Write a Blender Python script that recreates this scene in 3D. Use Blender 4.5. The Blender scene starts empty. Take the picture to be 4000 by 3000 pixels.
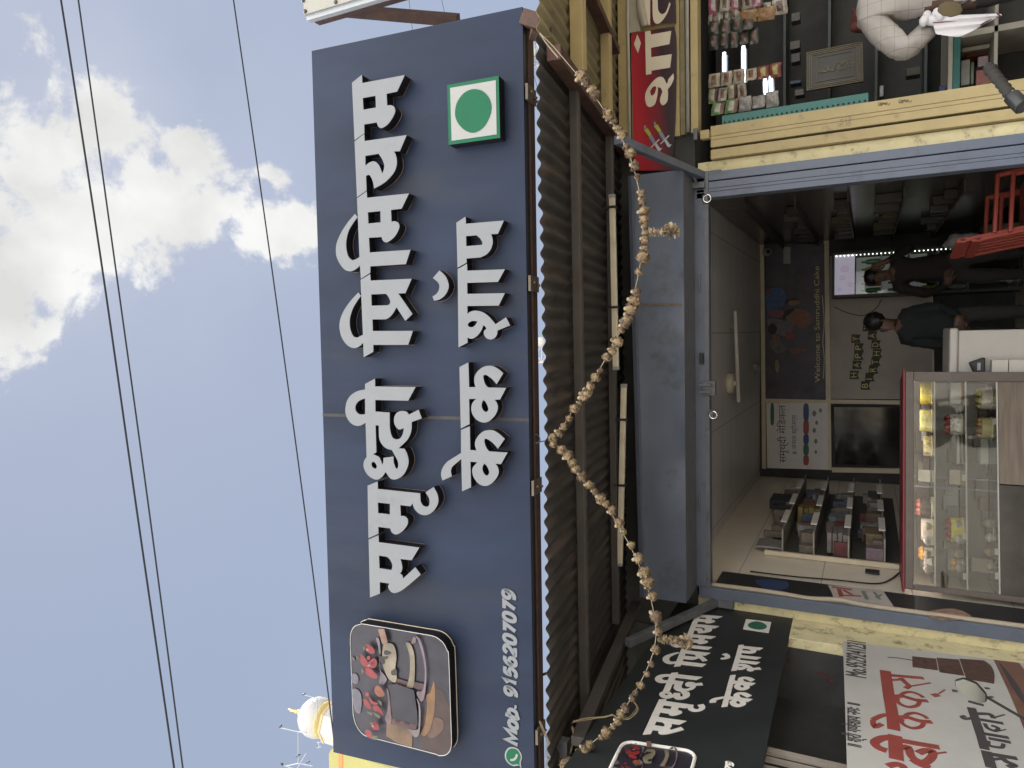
import bpy, bmesh, math, random
from math import sin, cos, tan, pi, radians as rad
from mathutils import Vector as V, Matrix
from mathutils.geometry import tessellate_polygon
random.seed(7)
scene = bpy.context.scene
COL = scene.collection

# ------------------------------------------------------------ camera (a phone held on its side)
FPX = 2750.0
PITCH, YAW, ROLL = rad(26.8), rad(4.2), rad(0.55)
CAM = V((0, -5.2, 1.6))
FWD = V((-sin(YAW)*cos(PITCH), cos(YAW)*cos(PITCH), sin(PITCH)))
R0 = V((cos(YAW), sin(YAW), 0)); U0 = R0.cross(FWD)
RGT = R0*cos(ROLL) + U0*sin(ROLL); UPV = U0*cos(ROLL) - R0*sin(ROLL)
cam = bpy.data.cameras.new('camera'); co = bpy.data.objects.new('camera', cam); COL.objects.link(co)
cam.sensor_fit = 'HORIZONTAL'; cam.sensor_width = 36; cam.lens = 36*FPX/4000
cam.clip_start = .05; cam.clip_end = 2000
m = Matrix.Identity(4)
for i in range(3):
    m[i][0] = -UPV[i]; m[i][1] = RGT[i]; m[i][2] = -FWD[i]; m[i][3] = CAM[i]
co.matrix_world = m
scene.camera = co
scene.view_settings.view_transform = 'Standard'; scene.view_settings.look = 'None'
scene.view_settings.gamma = 1; scene.view_settings.use_curve_mapping = False
scene.view_settings.exposure = 0.6
scene.cycles.max_bounces = 14; scene.cycles.diffuse_bounces = 8; scene.cycles.glossy_bounces = 4

def ray(x, y): return (RGT*(1500-y) + UPV*(2000-x) + FWD*FPX)

# ------------------------------------------------------------ sky and sun
SUN_EL, SUN_AZ = rad(60), rad(24)      # azimuth clockwise from +Y: high, behind the shops; the street in front is sunlit
world = bpy.data.worlds.new("World"); scene.world = world; world.use_nodes = True
nt = world.node_tree; N = nt.nodes; L = nt.links
bg = N['Background']
sky = N.new('ShaderNodeTexSky'); sky.sky_type = 'NISHITA'; sky.sun_disc = False
sky.sun_elevation = SUN_EL; sky.sun_rotation = SUN_AZ; sky.air_density = 1.0; sky.dust_density = 1.5; sky.ozone_density = 1.0
tc = N.new('ShaderNodeTexCoord')
def wmath(op, a, b=None, c=None):
    n = N.new('ShaderNodeMath'); n.operation = op
    for i, v in enumerate((a, b, c)):
        if v is None: continue
        if isinstance(v, (int, float)): n.inputs[i].default_value = v
        else: L.new(v, n.inputs[i])
    return n.outputs[0]
def wvec(op, a, b):
    n = N.new('ShaderNodeVectorMath'); n.operation = op
    L.new(a, n.inputs[0])
    if isinstance(b, (tuple, V)): n.inputs[1].default_value = b
    else: L.new(b, n.inputs[1])
    return n
blobs = [(90,120,210,.55),(210,560,300,1),(120,1000,430,1),(430,470,210,1),(420,900,300,1),(700,560,110,.9),(560,700,170,.9),
         (770,620,120,1),(880,780,130,.9),(690,860,170,1),(1080,720,90,.8),(1020,900,140,1),(1150,860,170,1),(560,1080,170,.8),(150,1250,220,.8),(340,1150,260,.8)]
acc = None
for (x, y, r, wgt) in blobs:
    r *= 1.12
    d = ray(x, y).normalized()
    ds = wvec('DISTANCE', tc.outputs['Generated'], d).outputs['Value']
    f = wmath('MULTIPLY', wmath('MAXIMUM', wmath('SUBTRACT', 1.25, wmath('DIVIDE', ds, r/FPX*.95)), 0.0), wgt)
    acc = f if acc is None else wmath('SMOOTH_MAX', acc, f, .25)
def wnoise(scale, detail, rough, off=(0, 0, 0), dist=0):
    mp = N.new('ShaderNodeMapping'); mp.inputs['Location'].default_value = off; L.new(tc.outputs['Generated'], mp.inputs['Vector'])
    n = N.new('ShaderNodeTexNoise'); n.inputs['Scale'].default_value = scale; n.inputs['Detail'].default_value = detail
    n.inputs['Roughness'].default_value = rough; n.inputs['Distortion'].default_value = dist
    L.new(mp.outputs[0], n.inputs['Vector']); return n.outputs['Fac']
n1 = wnoise(9, 10, .62, (3.1, .4, 1.7), .3)
n2 = wnoise(30, 8, .6, (0, 5, 0))
nmask = wmath('MINIMUM', 1.0, wmath('MULTIPLY', acc, 3.0))
cl = wmath('ADD', acc, wmath('MULTIPLY', nmask, wmath('ADD', wmath('MULTIPLY', wmath('SUBTRACT', n1, .5), 2.9), wmath('MULTIPLY', wmath('SUBTRACT', n2, .5), 1.1))))
# added cloud behind the camera, out of view, over-bright to light shop fronts
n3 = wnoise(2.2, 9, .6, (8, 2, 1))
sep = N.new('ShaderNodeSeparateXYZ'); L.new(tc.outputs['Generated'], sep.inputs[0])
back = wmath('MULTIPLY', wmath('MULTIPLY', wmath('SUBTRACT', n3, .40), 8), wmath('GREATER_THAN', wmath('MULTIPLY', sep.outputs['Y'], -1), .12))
ramp = N.new('ShaderNodeMapRange'); ramp.interpolation_type = 'SMOOTHSTEP'
ramp.inputs['From Min'].default_value = .46; ramp.inputs['From Max'].default_value = .88; L.new(cl, ramp.inputs['Value'])
shade = N.new('ShaderNodeMapRange'); shade.inputs['From Min'].default_value = .36; shade.inputs['From Max'].default_value = .62
shade.inputs['To Min'].default_value = .78; shade.inputs['To Max'].default_value = 1.02
L.new(wnoise(7, 5, .5, (1, 7, 4)), shade.inputs['Value'])
ccol = N.new('ShaderNodeMixRGB'); ccol.blend_type = 'MULTIPLY'; ccol.inputs[0].default_value = 1; ccol.inputs[1].default_value = (7.7, 7.7, 7.6, 1)
L.new(shade.outputs[0], ccol.inputs[2])
# thin bright veil over the blue, as in hazy city air
veil = N.new('ShaderNodeMixRGB'); veil.inputs[2].default_value = (3.25, 3.80, 5.05, 1)
vf = N.new('ShaderNodeMapRange'); vf.inputs['From Min'].default_value = .3; vf.inputs['From Max'].default_value = .7
vf.inputs['To Min'].default_value = .84; vf.inputs['To Max'].default_value = .96
L.new(wnoise(3, 4, .5, (4, 4, 0)), vf.inputs['Value'])
L.new(vf.outputs[0], veil.inputs[0]); L.new(sky.outputs[0], veil.inputs[1])
mx = N.new('ShaderNodeMixRGB'); L.new(ramp.outputs[0], mx.inputs[0]); L.new(veil.outputs[0], mx.inputs[1]); L.new(ccol.outputs[0], mx.inputs[2])
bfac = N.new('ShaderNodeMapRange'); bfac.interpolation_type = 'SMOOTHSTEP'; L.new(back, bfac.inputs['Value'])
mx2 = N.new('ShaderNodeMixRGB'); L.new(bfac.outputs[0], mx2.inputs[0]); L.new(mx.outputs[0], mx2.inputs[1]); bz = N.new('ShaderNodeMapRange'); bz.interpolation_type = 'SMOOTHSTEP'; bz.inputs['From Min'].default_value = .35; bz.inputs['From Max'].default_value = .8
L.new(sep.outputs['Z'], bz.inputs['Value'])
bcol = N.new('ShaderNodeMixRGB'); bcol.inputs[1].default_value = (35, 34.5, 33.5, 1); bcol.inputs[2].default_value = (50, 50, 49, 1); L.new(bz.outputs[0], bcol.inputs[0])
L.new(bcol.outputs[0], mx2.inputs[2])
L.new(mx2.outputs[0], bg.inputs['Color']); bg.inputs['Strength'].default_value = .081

sun = bpy.data.lights.new('sun', 'SUN'); sun.energy = 5; sun.angle = rad(1.5); sun.color = (1, .95, .88)
so = bpy.data.objects.new('sun', sun); COL.objects.link(so)
sd = V((sin(SUN_AZ)*cos(SUN_EL), cos(SUN_AZ)*cos(SUN_EL), sin(SUN_EL)))
so.rotation_euler = sd.to_track_quat('Z', 'Y').to_euler(); so.location = (0, -10, 20)

# ------------------------------------------------------------ helpers
def onY(x, y, yy): r = ray(x, y); return CAM + r*((yy-CAM.y)/r.y)
def onX(x, y, xx): r = ray(x, y); return CAM + r*((xx-CAM.x)/r.x)

class Plane:
    def __init__(s, o, a, b, n): s.o, s.a, s.b, s.n = V(o), V(a), V(b), V(n)
    def loc(s, x, y, h=0):
        o = s.o + s.n*h; r = ray(x, y); p = CAM + r*((o-CAM).dot(s.n)/r.dot(s.n)) - o
        return (p.dot(s.a), p.dot(s.b))
    def w(s, q, h=0): return s.o + s.a*q[0] + s.b*q[1] + s.n*h

def lin(c): return tuple((v/255/12.92 if v/255 <= .04045 else ((v/255+.055)/1.055)**2.4) for v in c)
MATS = {}
def mat(name, col, rough=.6, metal=0, var=.12, scale=9, bump=0, spec=.5, stain=None, samt=.5, sscale=4, stretch=None, grid=None, coat=0):
    if name in MATS: return MATS[name]
    m = bpy.data.materials.new(name); m.use_nodes = True; t = m.node_tree; ns, ls = t.nodes, t.links
    p = ns['Principled BSDF']; p.inputs['Roughness'].default_value = rough; p.inputs['Metallic'].default_value = metal
    p.inputs['Specular IOR Level'].default_value = spec; p.inputs['Coat Weight'].default_value = coat
    tcn = ns.new('ShaderNodeTexCoord'); mp = ns.new('ShaderNodeMapping'); ls.new(tcn.outputs['Object'], mp.inputs[0])
    if stretch: mp.inputs['Scale'].default_value = stretch
    no = ns.new('ShaderNodeTexNoise'); no.inputs['Scale'].default_value = scale; no.inputs['Detail'].default_value = 7; no.inputs['Roughness'].default_value = .6
    ls.new(mp.outputs[0], no.inputs['Vector'])
    rp = ns.new('ShaderNodeMapRange'); rp.inputs['From Min'].default_value = .3; rp.inputs['From Max'].default_value = .7; ls.new(no.outputs['Fac'], rp.inputs['Value'])
    mi = ns.new('ShaderNodeMixRGB'); ls.new(rp.outputs[0], mi.inputs[0])
    mi.inputs[1].default_value = tuple(max(0, c*(1-var)) for c in col)+(1,); mi.inputs[2].default_value = tuple(min(1, c*(1+var)) for c in col)+(1,)
    out = mi.outputs[0]
    if stain:
        n2 = ns.new('ShaderNodeTexNoise'); n2.inputs['Scale'].default_value = sscale; n2.inputs['Detail'].default_value = 9; n2.inputs['Roughness'].default_value = .68
        ls.new(mp.outputs[0], n2.inputs['Vector'])
        r2 = ns.new('ShaderNodeMapRange'); r2.inputs['From Min'].default_value = .62-.22*samt; r2.inputs['From Max'].default_value = .8-.22*samt
        ls.new(n2.outputs['Fac'], r2.inputs['Value'])
        m2 = ns.new('ShaderNodeMixRGB'); ls.new(r2.outputs[0], m2.inputs[0]); ls.new(out, m2.inputs[1]); m2.inputs[2].default_value = tuple(stain)+(1,)
        out = m2.outputs[0]
    if grid:
        br = ns.new('ShaderNodeTexBrick'); br.offset = 0; br.inputs['Scale'].default_value = 1; br.inputs['Brick Width'].default_value = grid[0]
        br.inputs['Row Height'].default_value = grid[1]; br.inputs['Mortar Size'].default_value = grid[2]; br.inputs['Mortar Smooth'].default_value = .3
        gm = ns.new('ShaderNodeMapping'); ls.new(tcn.outputs['Object'], gm.inputs[0]); gm.inputs['Rotation'].default_value = grid[3]
        ls.new(gm.outputs[0], br.inputs['Vector'])
        m3 = ns.new('ShaderNodeMixRGB'); ls.new(br.outputs['Fac'], m3.inputs[0]); ls.new(out, m3.inputs[1]); m3.inputs[2].default_value = tuple(grid[4])+(1,)
        out = m3.outputs[0]
    ls.new(out, p.inputs['Base Color'])
    rr = ns.new('ShaderNodeMapRange'); rr.inputs['To Min'].default_value = max(.02, rough-.08); rr.inputs['To Max'].default_value = min(1, rough+.1)
    ls.new(no.outputs['Fac'], rr.inputs['Value']); ls.new(rr.outputs[0], p.inputs['Roughness'])
    if bump:
        b = ns.new('ShaderNodeBump'); b.inputs['Strength'].default_value = bump; b.inputs['Distance'].default_value = .01
        ls.new(no.outputs['Fac'], b.inputs['Height']); ls.new(b.outputs[0], p.inputs['Normal'])
    MATS[name] = m; return m
def emat(name, col, st):
    if name in MATS: return MATS[name]
    m = bpy.data.materials.new(name); m.use_nodes = True; p = m.node_tree.nodes['Principled BSDF']
    p.inputs['Base Color'].default_value = tuple(col)+(1,); p.inputs['Emission Color'].default_value = tuple(col)+(1,); p.inputs['Emission Strength'].default_value = st
    MATS[name] = m; return m
def glassmat(name, tint=(.95, .97, .96), ior=1.5):
    if name in MATS: return MATS[name]
    m = bpy.data.materials.new(name); m.use_nodes = True; t = m.node_tree; ns, ls = t.nodes, t.links
    ns.remove(ns['Principled BSDF']); o = ns['Material Output']
    tr = ns.new('ShaderNodeBsdfTransparent'); tr.inputs[0].default_value = tuple(tint)+(1,)
    gl = ns.new('ShaderNodeBsdfGlossy'); gl.inputs['Roughness'].default_value = .03
    fr = ns.new('ShaderNodeFresnel'); fr.inputs[0].default_value = ior
    mx = ns.new('ShaderNodeMixShader'); ls.new(fr.outputs[0], mx.inputs[0]); ls.new(tr.outputs[0], mx.inputs[1]); ls.new(gl.outputs[0], mx.inputs[2]); ls.new(mx.outputs[0], o.inputs[0])
    MATS[name] = m; return m

def tag(o, label=None, cat=None, group=None, kind=None):
    if label: o['label'] = label
    if cat: o['category'] = cat
    if group: o['group'] = group
    if kind: o['kind'] = kind
    return o
def thing(name, label, cat, loc=(0, 0, 0), group=None):
    o = bpy.data.objects.new(name, None); o.empty_display_size = .1; COL.objects.link(o); o.location = loc
    o['_o'] = list(loc); return tag(o, label, cat, group)
def origin(o):
    return V(o['_o']) if o is not None and '_o' in o else V((0, 0, 0))

class MB:
    def __init__(s): s.v, s.f, s.m, s.sm = [], [], [], []
    def add(s, vs, fs, mi=0, smooth=False):
        k = len(s.v); s.v += [V(p) for p in vs]; s.f += [tuple(i+k for i in f) for f in fs]; s.m += [mi]*len(fs); s.sm += [smooth]*len(fs); return s
    def box(s, a, b, mi=0):
        x0, x1 = sorted((a[0], b[0])); y0, y1 = sorted((a[1], b[1])); z0, z1 = sorted((a[2], b[2]))
        return s.add([(x0,y0,z0),(x1,y0,z0),(x1,y1,z0),(x0,y1,z0),(x0,y0,z1),(x1,y0,z1),(x1,y1,z1),(x0,y1,z1)],
            [(0,3,2,1),(4,5,6,7),(0,1,5,4),(1,2,6,5),(2,3,7,6),(3,0,4,7)], mi)
    def bar(s, p, q, w, h, mi=0, up=(0, 0, 1)):     # square bar from p to q
        p, q = V(p), V(q); d = (q-p).normalized(); u = V(up)
        if abs(d.dot(u)) > .98: u = V((0, 1, 0))
        a = d.cross(u).normalized()*w/2; b = a.cross(d).normalized()*h/2
        vs = [c+sa*a+sb*b for c in (p, q) for sa, sb in ((-1,-1),(1,-1),(1,1),(-1,1))]
        return s.add(vs, [(0,1,2,3),(7,6,5,4),(0,4,5,1),(1,5,6,2),(2,6,7,3),(3,7,4,0)], mi)
    def tube(s, pts, r, seg=8, mi=0, closed=False, cap=True):
        pts = [V(p) for p in pts]; n = len(pts); rs = r if isinstance(r, (list, tuple)) else [r]*n
        vs = []; u = None
        for i, p in enumerate(pts):
            if closed: d = pts[(i+1) % n]-pts[i-1]
            else: d = pts[min(i+1, n-1)]-pts[max(i-1, 0)]
            d = d.normalized() if d.length > 1e-9 else V((0, 0, 1))
            if u is None: u = d.orthogonal().normalized()
            u = (u - d*u.dot(d)); u = u.normalized() if u.length > 1e-6 else d.orthogonal().normalized()
            w = d.cross(u)
            for k in range(seg): t = 2*pi*k/seg; vs.append(p + (u*cos(t)+w*sin(t))*rs[i])
        fs = []
        for i in range(n if closed else n-1):
            j = (i+1) % n
            for k in range(seg): k2 = (k+1) % seg; fs.append((i*seg+k, i*seg+k2, j*seg+k2, j*seg+k))
        if cap and not closed: fs.append(tuple(range(seg))[::-1]); fs.append(tuple((n-1)*seg+k for k in range(seg)))
        return s.add(vs, fs, mi, seg > 5)
    def lathe(s, prof, c=(0, 0, 0), seg=20, mi=0, axis=None):   # prof: (r,z)
        c = V(c); A = V((1, 0, 0)); B = V((0, 1, 0)); Zx = V((0, 0, 1))
        if axis is not None:
            Zx = V(axis).normalized(); A = Zx.orthogonal().normalized(); B = Zx.cross(A)
        vs = [c + A*(r*cos(2*pi*k/seg)) + B*(r*sin(2*pi*k/seg)) + Zx*z for r, z in prof for k in range(seg)]
        fs = [(i*seg+k, i*seg+(k+1) % seg, (i+1)*seg+(k+1) % seg, (i+1)*seg+k) for i in range(len(prof)-1) for k in range(seg)]
        fs.append(tuple(range(seg))[::-1]); fs.append(tuple((len(prof)-1)*seg+k for k in range(seg)))
        return s.add(vs, fs, mi, True)
    def ball(s, c, r, mi=0, seg=14, ring=9):
        r = (r, r, r) if isinstance(r, (int, float)) else r; c = V(c)
        vs = [c+V((r[0]*sin(pi*i/ring)*cos(2*pi*k/seg), r[1]*sin(pi*i/ring)*sin(2*pi*k/seg), r[2]*cos(pi*i/ring))) for i in range(ring+1) for k in range(seg)]
        fs = [(i*seg+k, (i+1)*seg+k, (i+1)*seg+(k+1) % seg, i*seg+(k+1) % seg) for i in range(ring) for k in range(seg)]
        return s.add(vs, fs, mi, True)
    def poly(s, pl, outer, holes=(), h0=0, h1=.005, mi=0, caps=(True, True), sides=True):   # a prism on a plane from h0 (back) to h1 (front)
        loops = [list(outer)]+[list(x) for x in holes]; flat = [q for l in loops for q in l]; n = len(flat)
        tris = tessellate_polygon([[V((q[0], q[1], 0)) for q in l] for l in loops])
        vs = [pl.w(q, h1) for q in flat]+[pl.w(q, h0) for q in flat]; fs = []
        if caps[0]: fs += [tuple(t) for t in tris]
        if caps[1]: fs += [tuple(i+n for i in t)[::-1] for t in tris]
        if sides:
            k = 0
            for l in loops:
                for i in range(len(l)): a, b = k+i, k+(i+1) % len(l); fs.append((a, b, b+n, a+n))
                k += len(l)
        return s.add(vs, fs, mi)
    def stroke(s, pl, pts, w, h0=0, h1=.004, mi=0):          # a pen stroke with mitred joins
        n = len(pts); ws = w if isinstance(w, (list, tuple)) else [w]*n; Lp, Rp = [], []
        P = [V((p[0], p[1])) for p in pts]; closed = (P[0]-P[-1]).length < 1e-6 and n > 3
        for i in range(n):
            if closed: a = P[i]-P[i-1 if i else n-2]; b = P[(i+1) if i < n-1 else 1]-P[i]
            else: a = P[i]-P[i-1] if i else P[1]-P[0]; b = P[i+1]-P[i] if i < n-1 else a
            a = a.normalized(); b = b.normalized(); t = (a+b); t = t.normalized() if t.length > 1e-4 else a
            nn = V((-t.y, t.x)); k = ws[i]/2/max(.5, abs(nn.dot(V((-a.y, a.x)))))
            Lp.append(P[i]+nn*k); Rp.append(P[i]-nn*k)
        vs = [pl.w(q, h) for h in (h1, h0) for q in Lp+Rp]; m2 = 2*n; fs = []
        for i in range(n-1):
            fs += [(i, n+i, n+i+1, i+1), (m2+i, m2+i+1, m2+n+i+1, m2+n+i), (i, i+1, m2+i+1, m2+i), (n+i, m2+n+i, m2+n+i+1, n+i+1)]
        if not closed: fs += [(0, m2, m2+n, n), (n-1, 2*n-1, m2+2*n-1, m2+n-1)]
        return s.add(vs, fs, mi)
    def build(s, name, mats, parent=None, bevel=0, seg=2, fix=True, loc=None):
        o0 = origin(parent) if parent is not None else V(loc or (0, 0, 0))
        me = bpy.data.meshes.new(name); me.from_pydata([tuple(p-o0) for p in s.v], [], s.f)
        for mm in (mats if isinstance(mats, (list, tuple)) else [mats]): me.materials.append(mm)
        me.polygons.foreach_set('material_index', s.m); me.polygons.foreach_set('use_smooth', s.sm); me.update()
        if fix:
            b = bmesh.new(); b.from_mesh(me); bmesh.ops.recalc_face_normals(b, faces=b.faces); b.to_mesh(me); b.free()
        o = bpy.data.objects.new(name, me); COL.objects.link(o)
        if parent is not None: o.parent = parent; o['_o'] = list(o0)
        else: o.location = o0; o['_o'] = list(o0)
        if bevel:
            bv = o.modifiers.new('bevel', 'BEVEL'); bv.width = bevel; bv.segments = seg; bv.limit_method = 'ANGLE'; bv.harden_normals = False
        return o

def smoothpts(spec, conv, sub=5):
    """list of (x,y) corners or (x,y,1) smooth points -> dense outline through conv"""
    P = [(p[0], p[1]) for p in spec]; S = [len(p) > 2 for p in spec]; n = len(P); out = []
    for i in range(n):
        a, b = P[i], P[(i+1) % n]; out.append(conv(*a))
        if S[i] or S[(i+1) % n]:
            p0 = P[i-1] if S[i] else (2*a[0]-b[0], 2*a[1]-b[1]); j = (i+1) % n
            p3 = P[(i+2) % n] if S[j] else (2*b[0]-a[0], 2*b[1]-a[1])
            if not S[i]: p0 = a
            if not S[j]: p3 = b
            for k in range(1, sub):
                t = k/sub; q = []
                for c in (0, 1):
                    m1, m2 = (b[c]-p0[c])*.5, (p3[c]-a[c])*.5
                    q.append((2*t**3-3*t*t+1)*a[c]+(t**3-2*t*t+t)*m1+(-2*t**3+3*t*t)*b[c]+(t**3-t*t)*m2)
                out.append(conv(*q))
    return out
def T(txt):      # "x,y ~x,y" -> list, ~ marks a smooth point
    r = []
    for w in txt.split():
        sm = w[0] == '~'; x, y = w.lstrip('~').split(','); r.append((float(x), float(y), 1) if sm else (float(x), float(y)))
    return r
def curve(pts, sub=5):   # open smooth polyline
    n = len(pts); out = []
    for i in range(n-1):
        p0, a, b, p3 = V(pts[max(i-1, 0)]), V(pts[i]), V(pts[i+1]), V(pts[min(i+2, n-1)])
        for k in range(sub):
            t = k/sub; m1, m2 = (b-p0)*.5, (p3-a)*.5
            out.append((2*t**3-3*t*t+1)*a+(t**3-2*t*t+t)*m1+(-2*t**3+3*t*t)*b+(t**3-t*t)*m2)
    out.append(V(pts[-1])); return out
def textmesh(name, body, pl, q, hgt, width, material, parent, h=.002, ang=0, shear=0, th=.002):
    c = bpy.data.curves.new('txt', 'FONT'); c.body = body; c.size = 1; c.shear = shear; c.resolution_u = 3
    o = bpy.data.objects.new('txt', c); COL.objects.link(o); bpy.context.view_layer.update()
    me = bpy.data.meshes.new_from_object(o.evaluated_get(bpy.context.evaluated_depsgraph_get()))
    bpy.data.objects.remove(o); bpy.data.curves.remove(c)
    xs = [v.co.x for v in me.vertices]; x0, x1 = min(xs), max(xs); kx = width/(x1-x0); ky = hgt/.72
    o0 = origin(parent); ca, sa = cos(ang), sin(ang)
    for v in me.vertices:
        x, y = (v.co.x-x0)*kx, v.co.y*ky; v.co = pl.w((q[0]+x*ca-y*sa, q[1]+x*sa+y*ca), h)-o0
    me.materials.clear(); me.materials.append(material); me.name = name
    b = bmesh.new(); b.from_mesh(me); bmesh.ops.recalc_face_normals(b, faces=b.faces)
    r = bmesh.ops.extrude_face_region(b, geom=b.faces[:]); bmesh.ops.translate(b, verts=[e for e in r['geom'] if isinstance(e, bmesh.types.BMVert)], vec=pl.n*th)
    bmesh.ops.recalc_face_normals(b, faces=b.faces); b.to_mesh(me); b.free()
    t = bpy.data.objects.new(name, me); COL.objects.link(t); t.parent = parent; t['_o'] = list(o0); return t

# ------------------------------------------------------------ materials
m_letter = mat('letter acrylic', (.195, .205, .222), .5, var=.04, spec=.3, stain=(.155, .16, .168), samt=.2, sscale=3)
m_black = mat('gloss black acrylic', (.010, .010, .014), .5, var=.2, spec=.2)
m_trim = mat('copper trim', (.15, .105, .08), .5, .3, var=.1)
m_panel = mat('navy sign panel', (.016, .0245, .050), .45, var=.24, spec=.18, bump=.12, scale=2.2, stain=(.026, .031, .048), samt=.42, sscale=1.6, stretch=(1.6, 1, .5))
m_navy = mat('navy sign edge', (.018, .022, .032), .4, var=.3, stain=(.12, .07, .04), samt=.1, sscale=20)
m_rust = mat('rusty iron', (.070, .034, .025), .75, var=.35, scale=14, stain=(.03, .02, .018), samt=.4, sscale=9, bump=.3)
m_rustplate = mat('rusty plate', (.13, .10, .07), .7, var=.3, scale=20)
m_green = mat('sign green', (.007, .10, .050), .5, spec=.2, var=.05)
m_white = mat('sign white', (.28, .28, .277), .45, var=.04)
m_seam = mat('sealant seam', (.034, .033, .034), .7, var=.3, scale=25)
m_sheet = mat('rusted roof sheet', (.028, .0235, .021), .65, .0, var=.4, scale=1.8, stretch=(9, 1, 9), stain=(.078, .058, .044), samt=.46, sscale=.9, bump=.15)
m_yelsheet = mat('dusty yellow roof sheet', (.19, .16, .085), .7, var=.2, scale=3, stretch=(4, 1, 4), stain=(.14, .12, .08), samt=.35, sscale=2)
m_purlin = mat('grey brown steel tube', (.080, .071, .066), .6, .2, var=.2, scale=6, stain=(.10, .05, .03), samt=.2, sscale=7)
m_yel = mat('yellow painted steel', (.38, .30, .145), .55, var=.1, scale=6, stain=(.20, .15, .085), samt=.2, sscale=9)
m_cream = mat('flaking cream plaster', (.66, .59, .36), .85, var=.12, scale=7, stain=(.15, .11, .065), samt=.40, sscale=11, bump=.4)
m_grey = mat('blue grey painted steel', (.108, .128, .175), .45, .1, var=.12, scale=3, stain=(.075, .078, .085), samt=.34, sscale=3.5)
m_greyd = mat('worn grey steel', (.12, .125, .14), .5, .15, var=.2, scale=8, stain=(.05, .04, .035), samt=.3, sscale=12)
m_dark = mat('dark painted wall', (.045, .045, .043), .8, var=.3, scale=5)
m_bat = mat('cream tube light body', (.60, .54, .42), .5, var=.08, stain=(.25, .17, .1), samt=.08, sscale=6)
m_blackp = mat('black plastic', (.015, .015, .015), .5, var=.3)
m_string = mat('jute string', (.24, .20, .14), .9)
m_fl = mat('dried marigold', (.18, .128, .074), .9, var=.55, scale=60, bump=.5)
m_fl2 = mat('dried dark flower', (.105, .072, .046), .9, var=.5, scale=60, bump=.5)
m_flp = mat('pale dried petals', (.27, .215, .135), .9, var=.4, scale=60)
m_gold = mat('polished brass', (.75, .52, .16), .25, .9, var=.1)
m_domew = mat('white dome paint', (.38, .375, .36), .6, var=.04)
m_domey = mat('pale yellow paint', (.42, .35, .15), .6, var=.06)
m_steel = mat('galvanised steel', (.30, .32, .36), .5, .5, var=.1)
m_wire = mat('overhead wire', (.03, .034, .042), .9, spec=.1)
m_asph = mat('dusty asphalt', (.37, .34, .29), .9, var=.25, scale=2, stain=(.24, .22, .19), samt=.4, sscale=.8)
m_conc = mat('concrete', (.36, .33, .29), .9, var=.15, scale=4)
m_tile = mat('glazed wall tile', (.72, .65, .54), .35, var=.05, grid=(.6, .3, .004, (rad(90), 0, rad(90)), (.34, .30, .26)))
m_ceil = mat('shop ceiling board', (.58, .57, .565), .35, var=.06, grid=(.9, .45, .005, (0, 0, 0), (.2, .18, .16)))
m_lam = mat('beige laminate strip', (.62, .54, .40), .5, var=.08)
m_skin = mat('brown skin', (.10, .052, .034), .55, var=.08)
m_hair = mat('black hair', (.008, .007, .007), .5, var=.3, scale=80)
m_chrome = mat('chrome', (.7, .7, .7), .12, 1, var=.02)
m_mirror = mat('mirror glass', (.32, .35, .40), .02, 1, var=0)
m_rubber = mat('black rubber', (.035, .033, .03), .9, var=.2, spec=.15)
m_teal = mat('teal painted steel', (.035, .16, .145), .5, var=.12)
m_red = mat('red paint', (.20, .018, .03), .5, var=.1)
glass = glassmat('clear glass')

# ------------------------------------------------------------ the setting
g = MB(); g.add([(-90, -90, 0), (90, -90, 0), (90, 160, 0), (-90, 160, 0)], [(0, 1, 2, 3)])
tag(g.build('road', m_asph), kind='structure')
g = MB(); g.box((-9, -.35, .004), (9, 8, .10)); tag(g.build('pavement', m_conc), kind='structure')

XL, XR = -1.944, 1.134         # shutter frame
B = thing('shop_building', 'single storey shop row with cream pillars and dark open shop fronts', 'building', (0, 0, .1))
w = MB(); w.box((-4.5, 0, 2.72), (4.6, .2, 3.40)); w.build('upper_wall', m_dark, B)
w = MB(); w.box((1.137, .0, .1), (1.218, .22, 2.70)); w.build('pillar', m_cream, B, .004)
w = MB(); w.box((-4.5, 0, .1), (-1.947, .22, 2.715)); w.build('pillar', m_cream, B, .004)
# shop interior
w = MB(); w.box((-1.98, .22, .1), (-1.90, 4.5, 2.86)); w.build('tiled_wall', m_tile, B)
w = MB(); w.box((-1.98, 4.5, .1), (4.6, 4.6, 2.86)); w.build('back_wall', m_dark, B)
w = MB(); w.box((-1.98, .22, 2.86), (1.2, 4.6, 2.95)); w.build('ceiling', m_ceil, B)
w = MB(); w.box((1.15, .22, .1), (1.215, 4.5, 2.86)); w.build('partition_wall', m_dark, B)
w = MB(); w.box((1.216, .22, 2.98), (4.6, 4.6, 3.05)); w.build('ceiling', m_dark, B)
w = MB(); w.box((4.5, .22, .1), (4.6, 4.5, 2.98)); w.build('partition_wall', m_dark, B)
w = MB(); w.box((-1.98, .22, .101), (4.5, 4.5, .12)); w.build('floor', mat('shop floor tile', (.6, .54, .45), .3), B)
# laminate strips framing the back wall panels
w = MB()
def strip(x0, y0, x1, y1, wd, Yp=4.47): 
    a, b = onY(x0, y0, Yp), onY(x1, y1, Yp); w.bar(a, b, .03, wd, up=(0, 0, 1) if abs(a.z-b.z) < abs(a.x-b.x) else (1, 0, 0))
strip(2985, 1830, 2977, 940, .05); strip(3238, 1835, 3228, 940, .06); strip(3000, 940, 3650, 886, .05)
strip(2990, 1565, 3530, 1572, .05); strip(3640, 1560, 3632, 1150, .06); strip(3250, 1835, 3530, 1840, .06)
w.build('panel_frame', m_lam, B)

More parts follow.
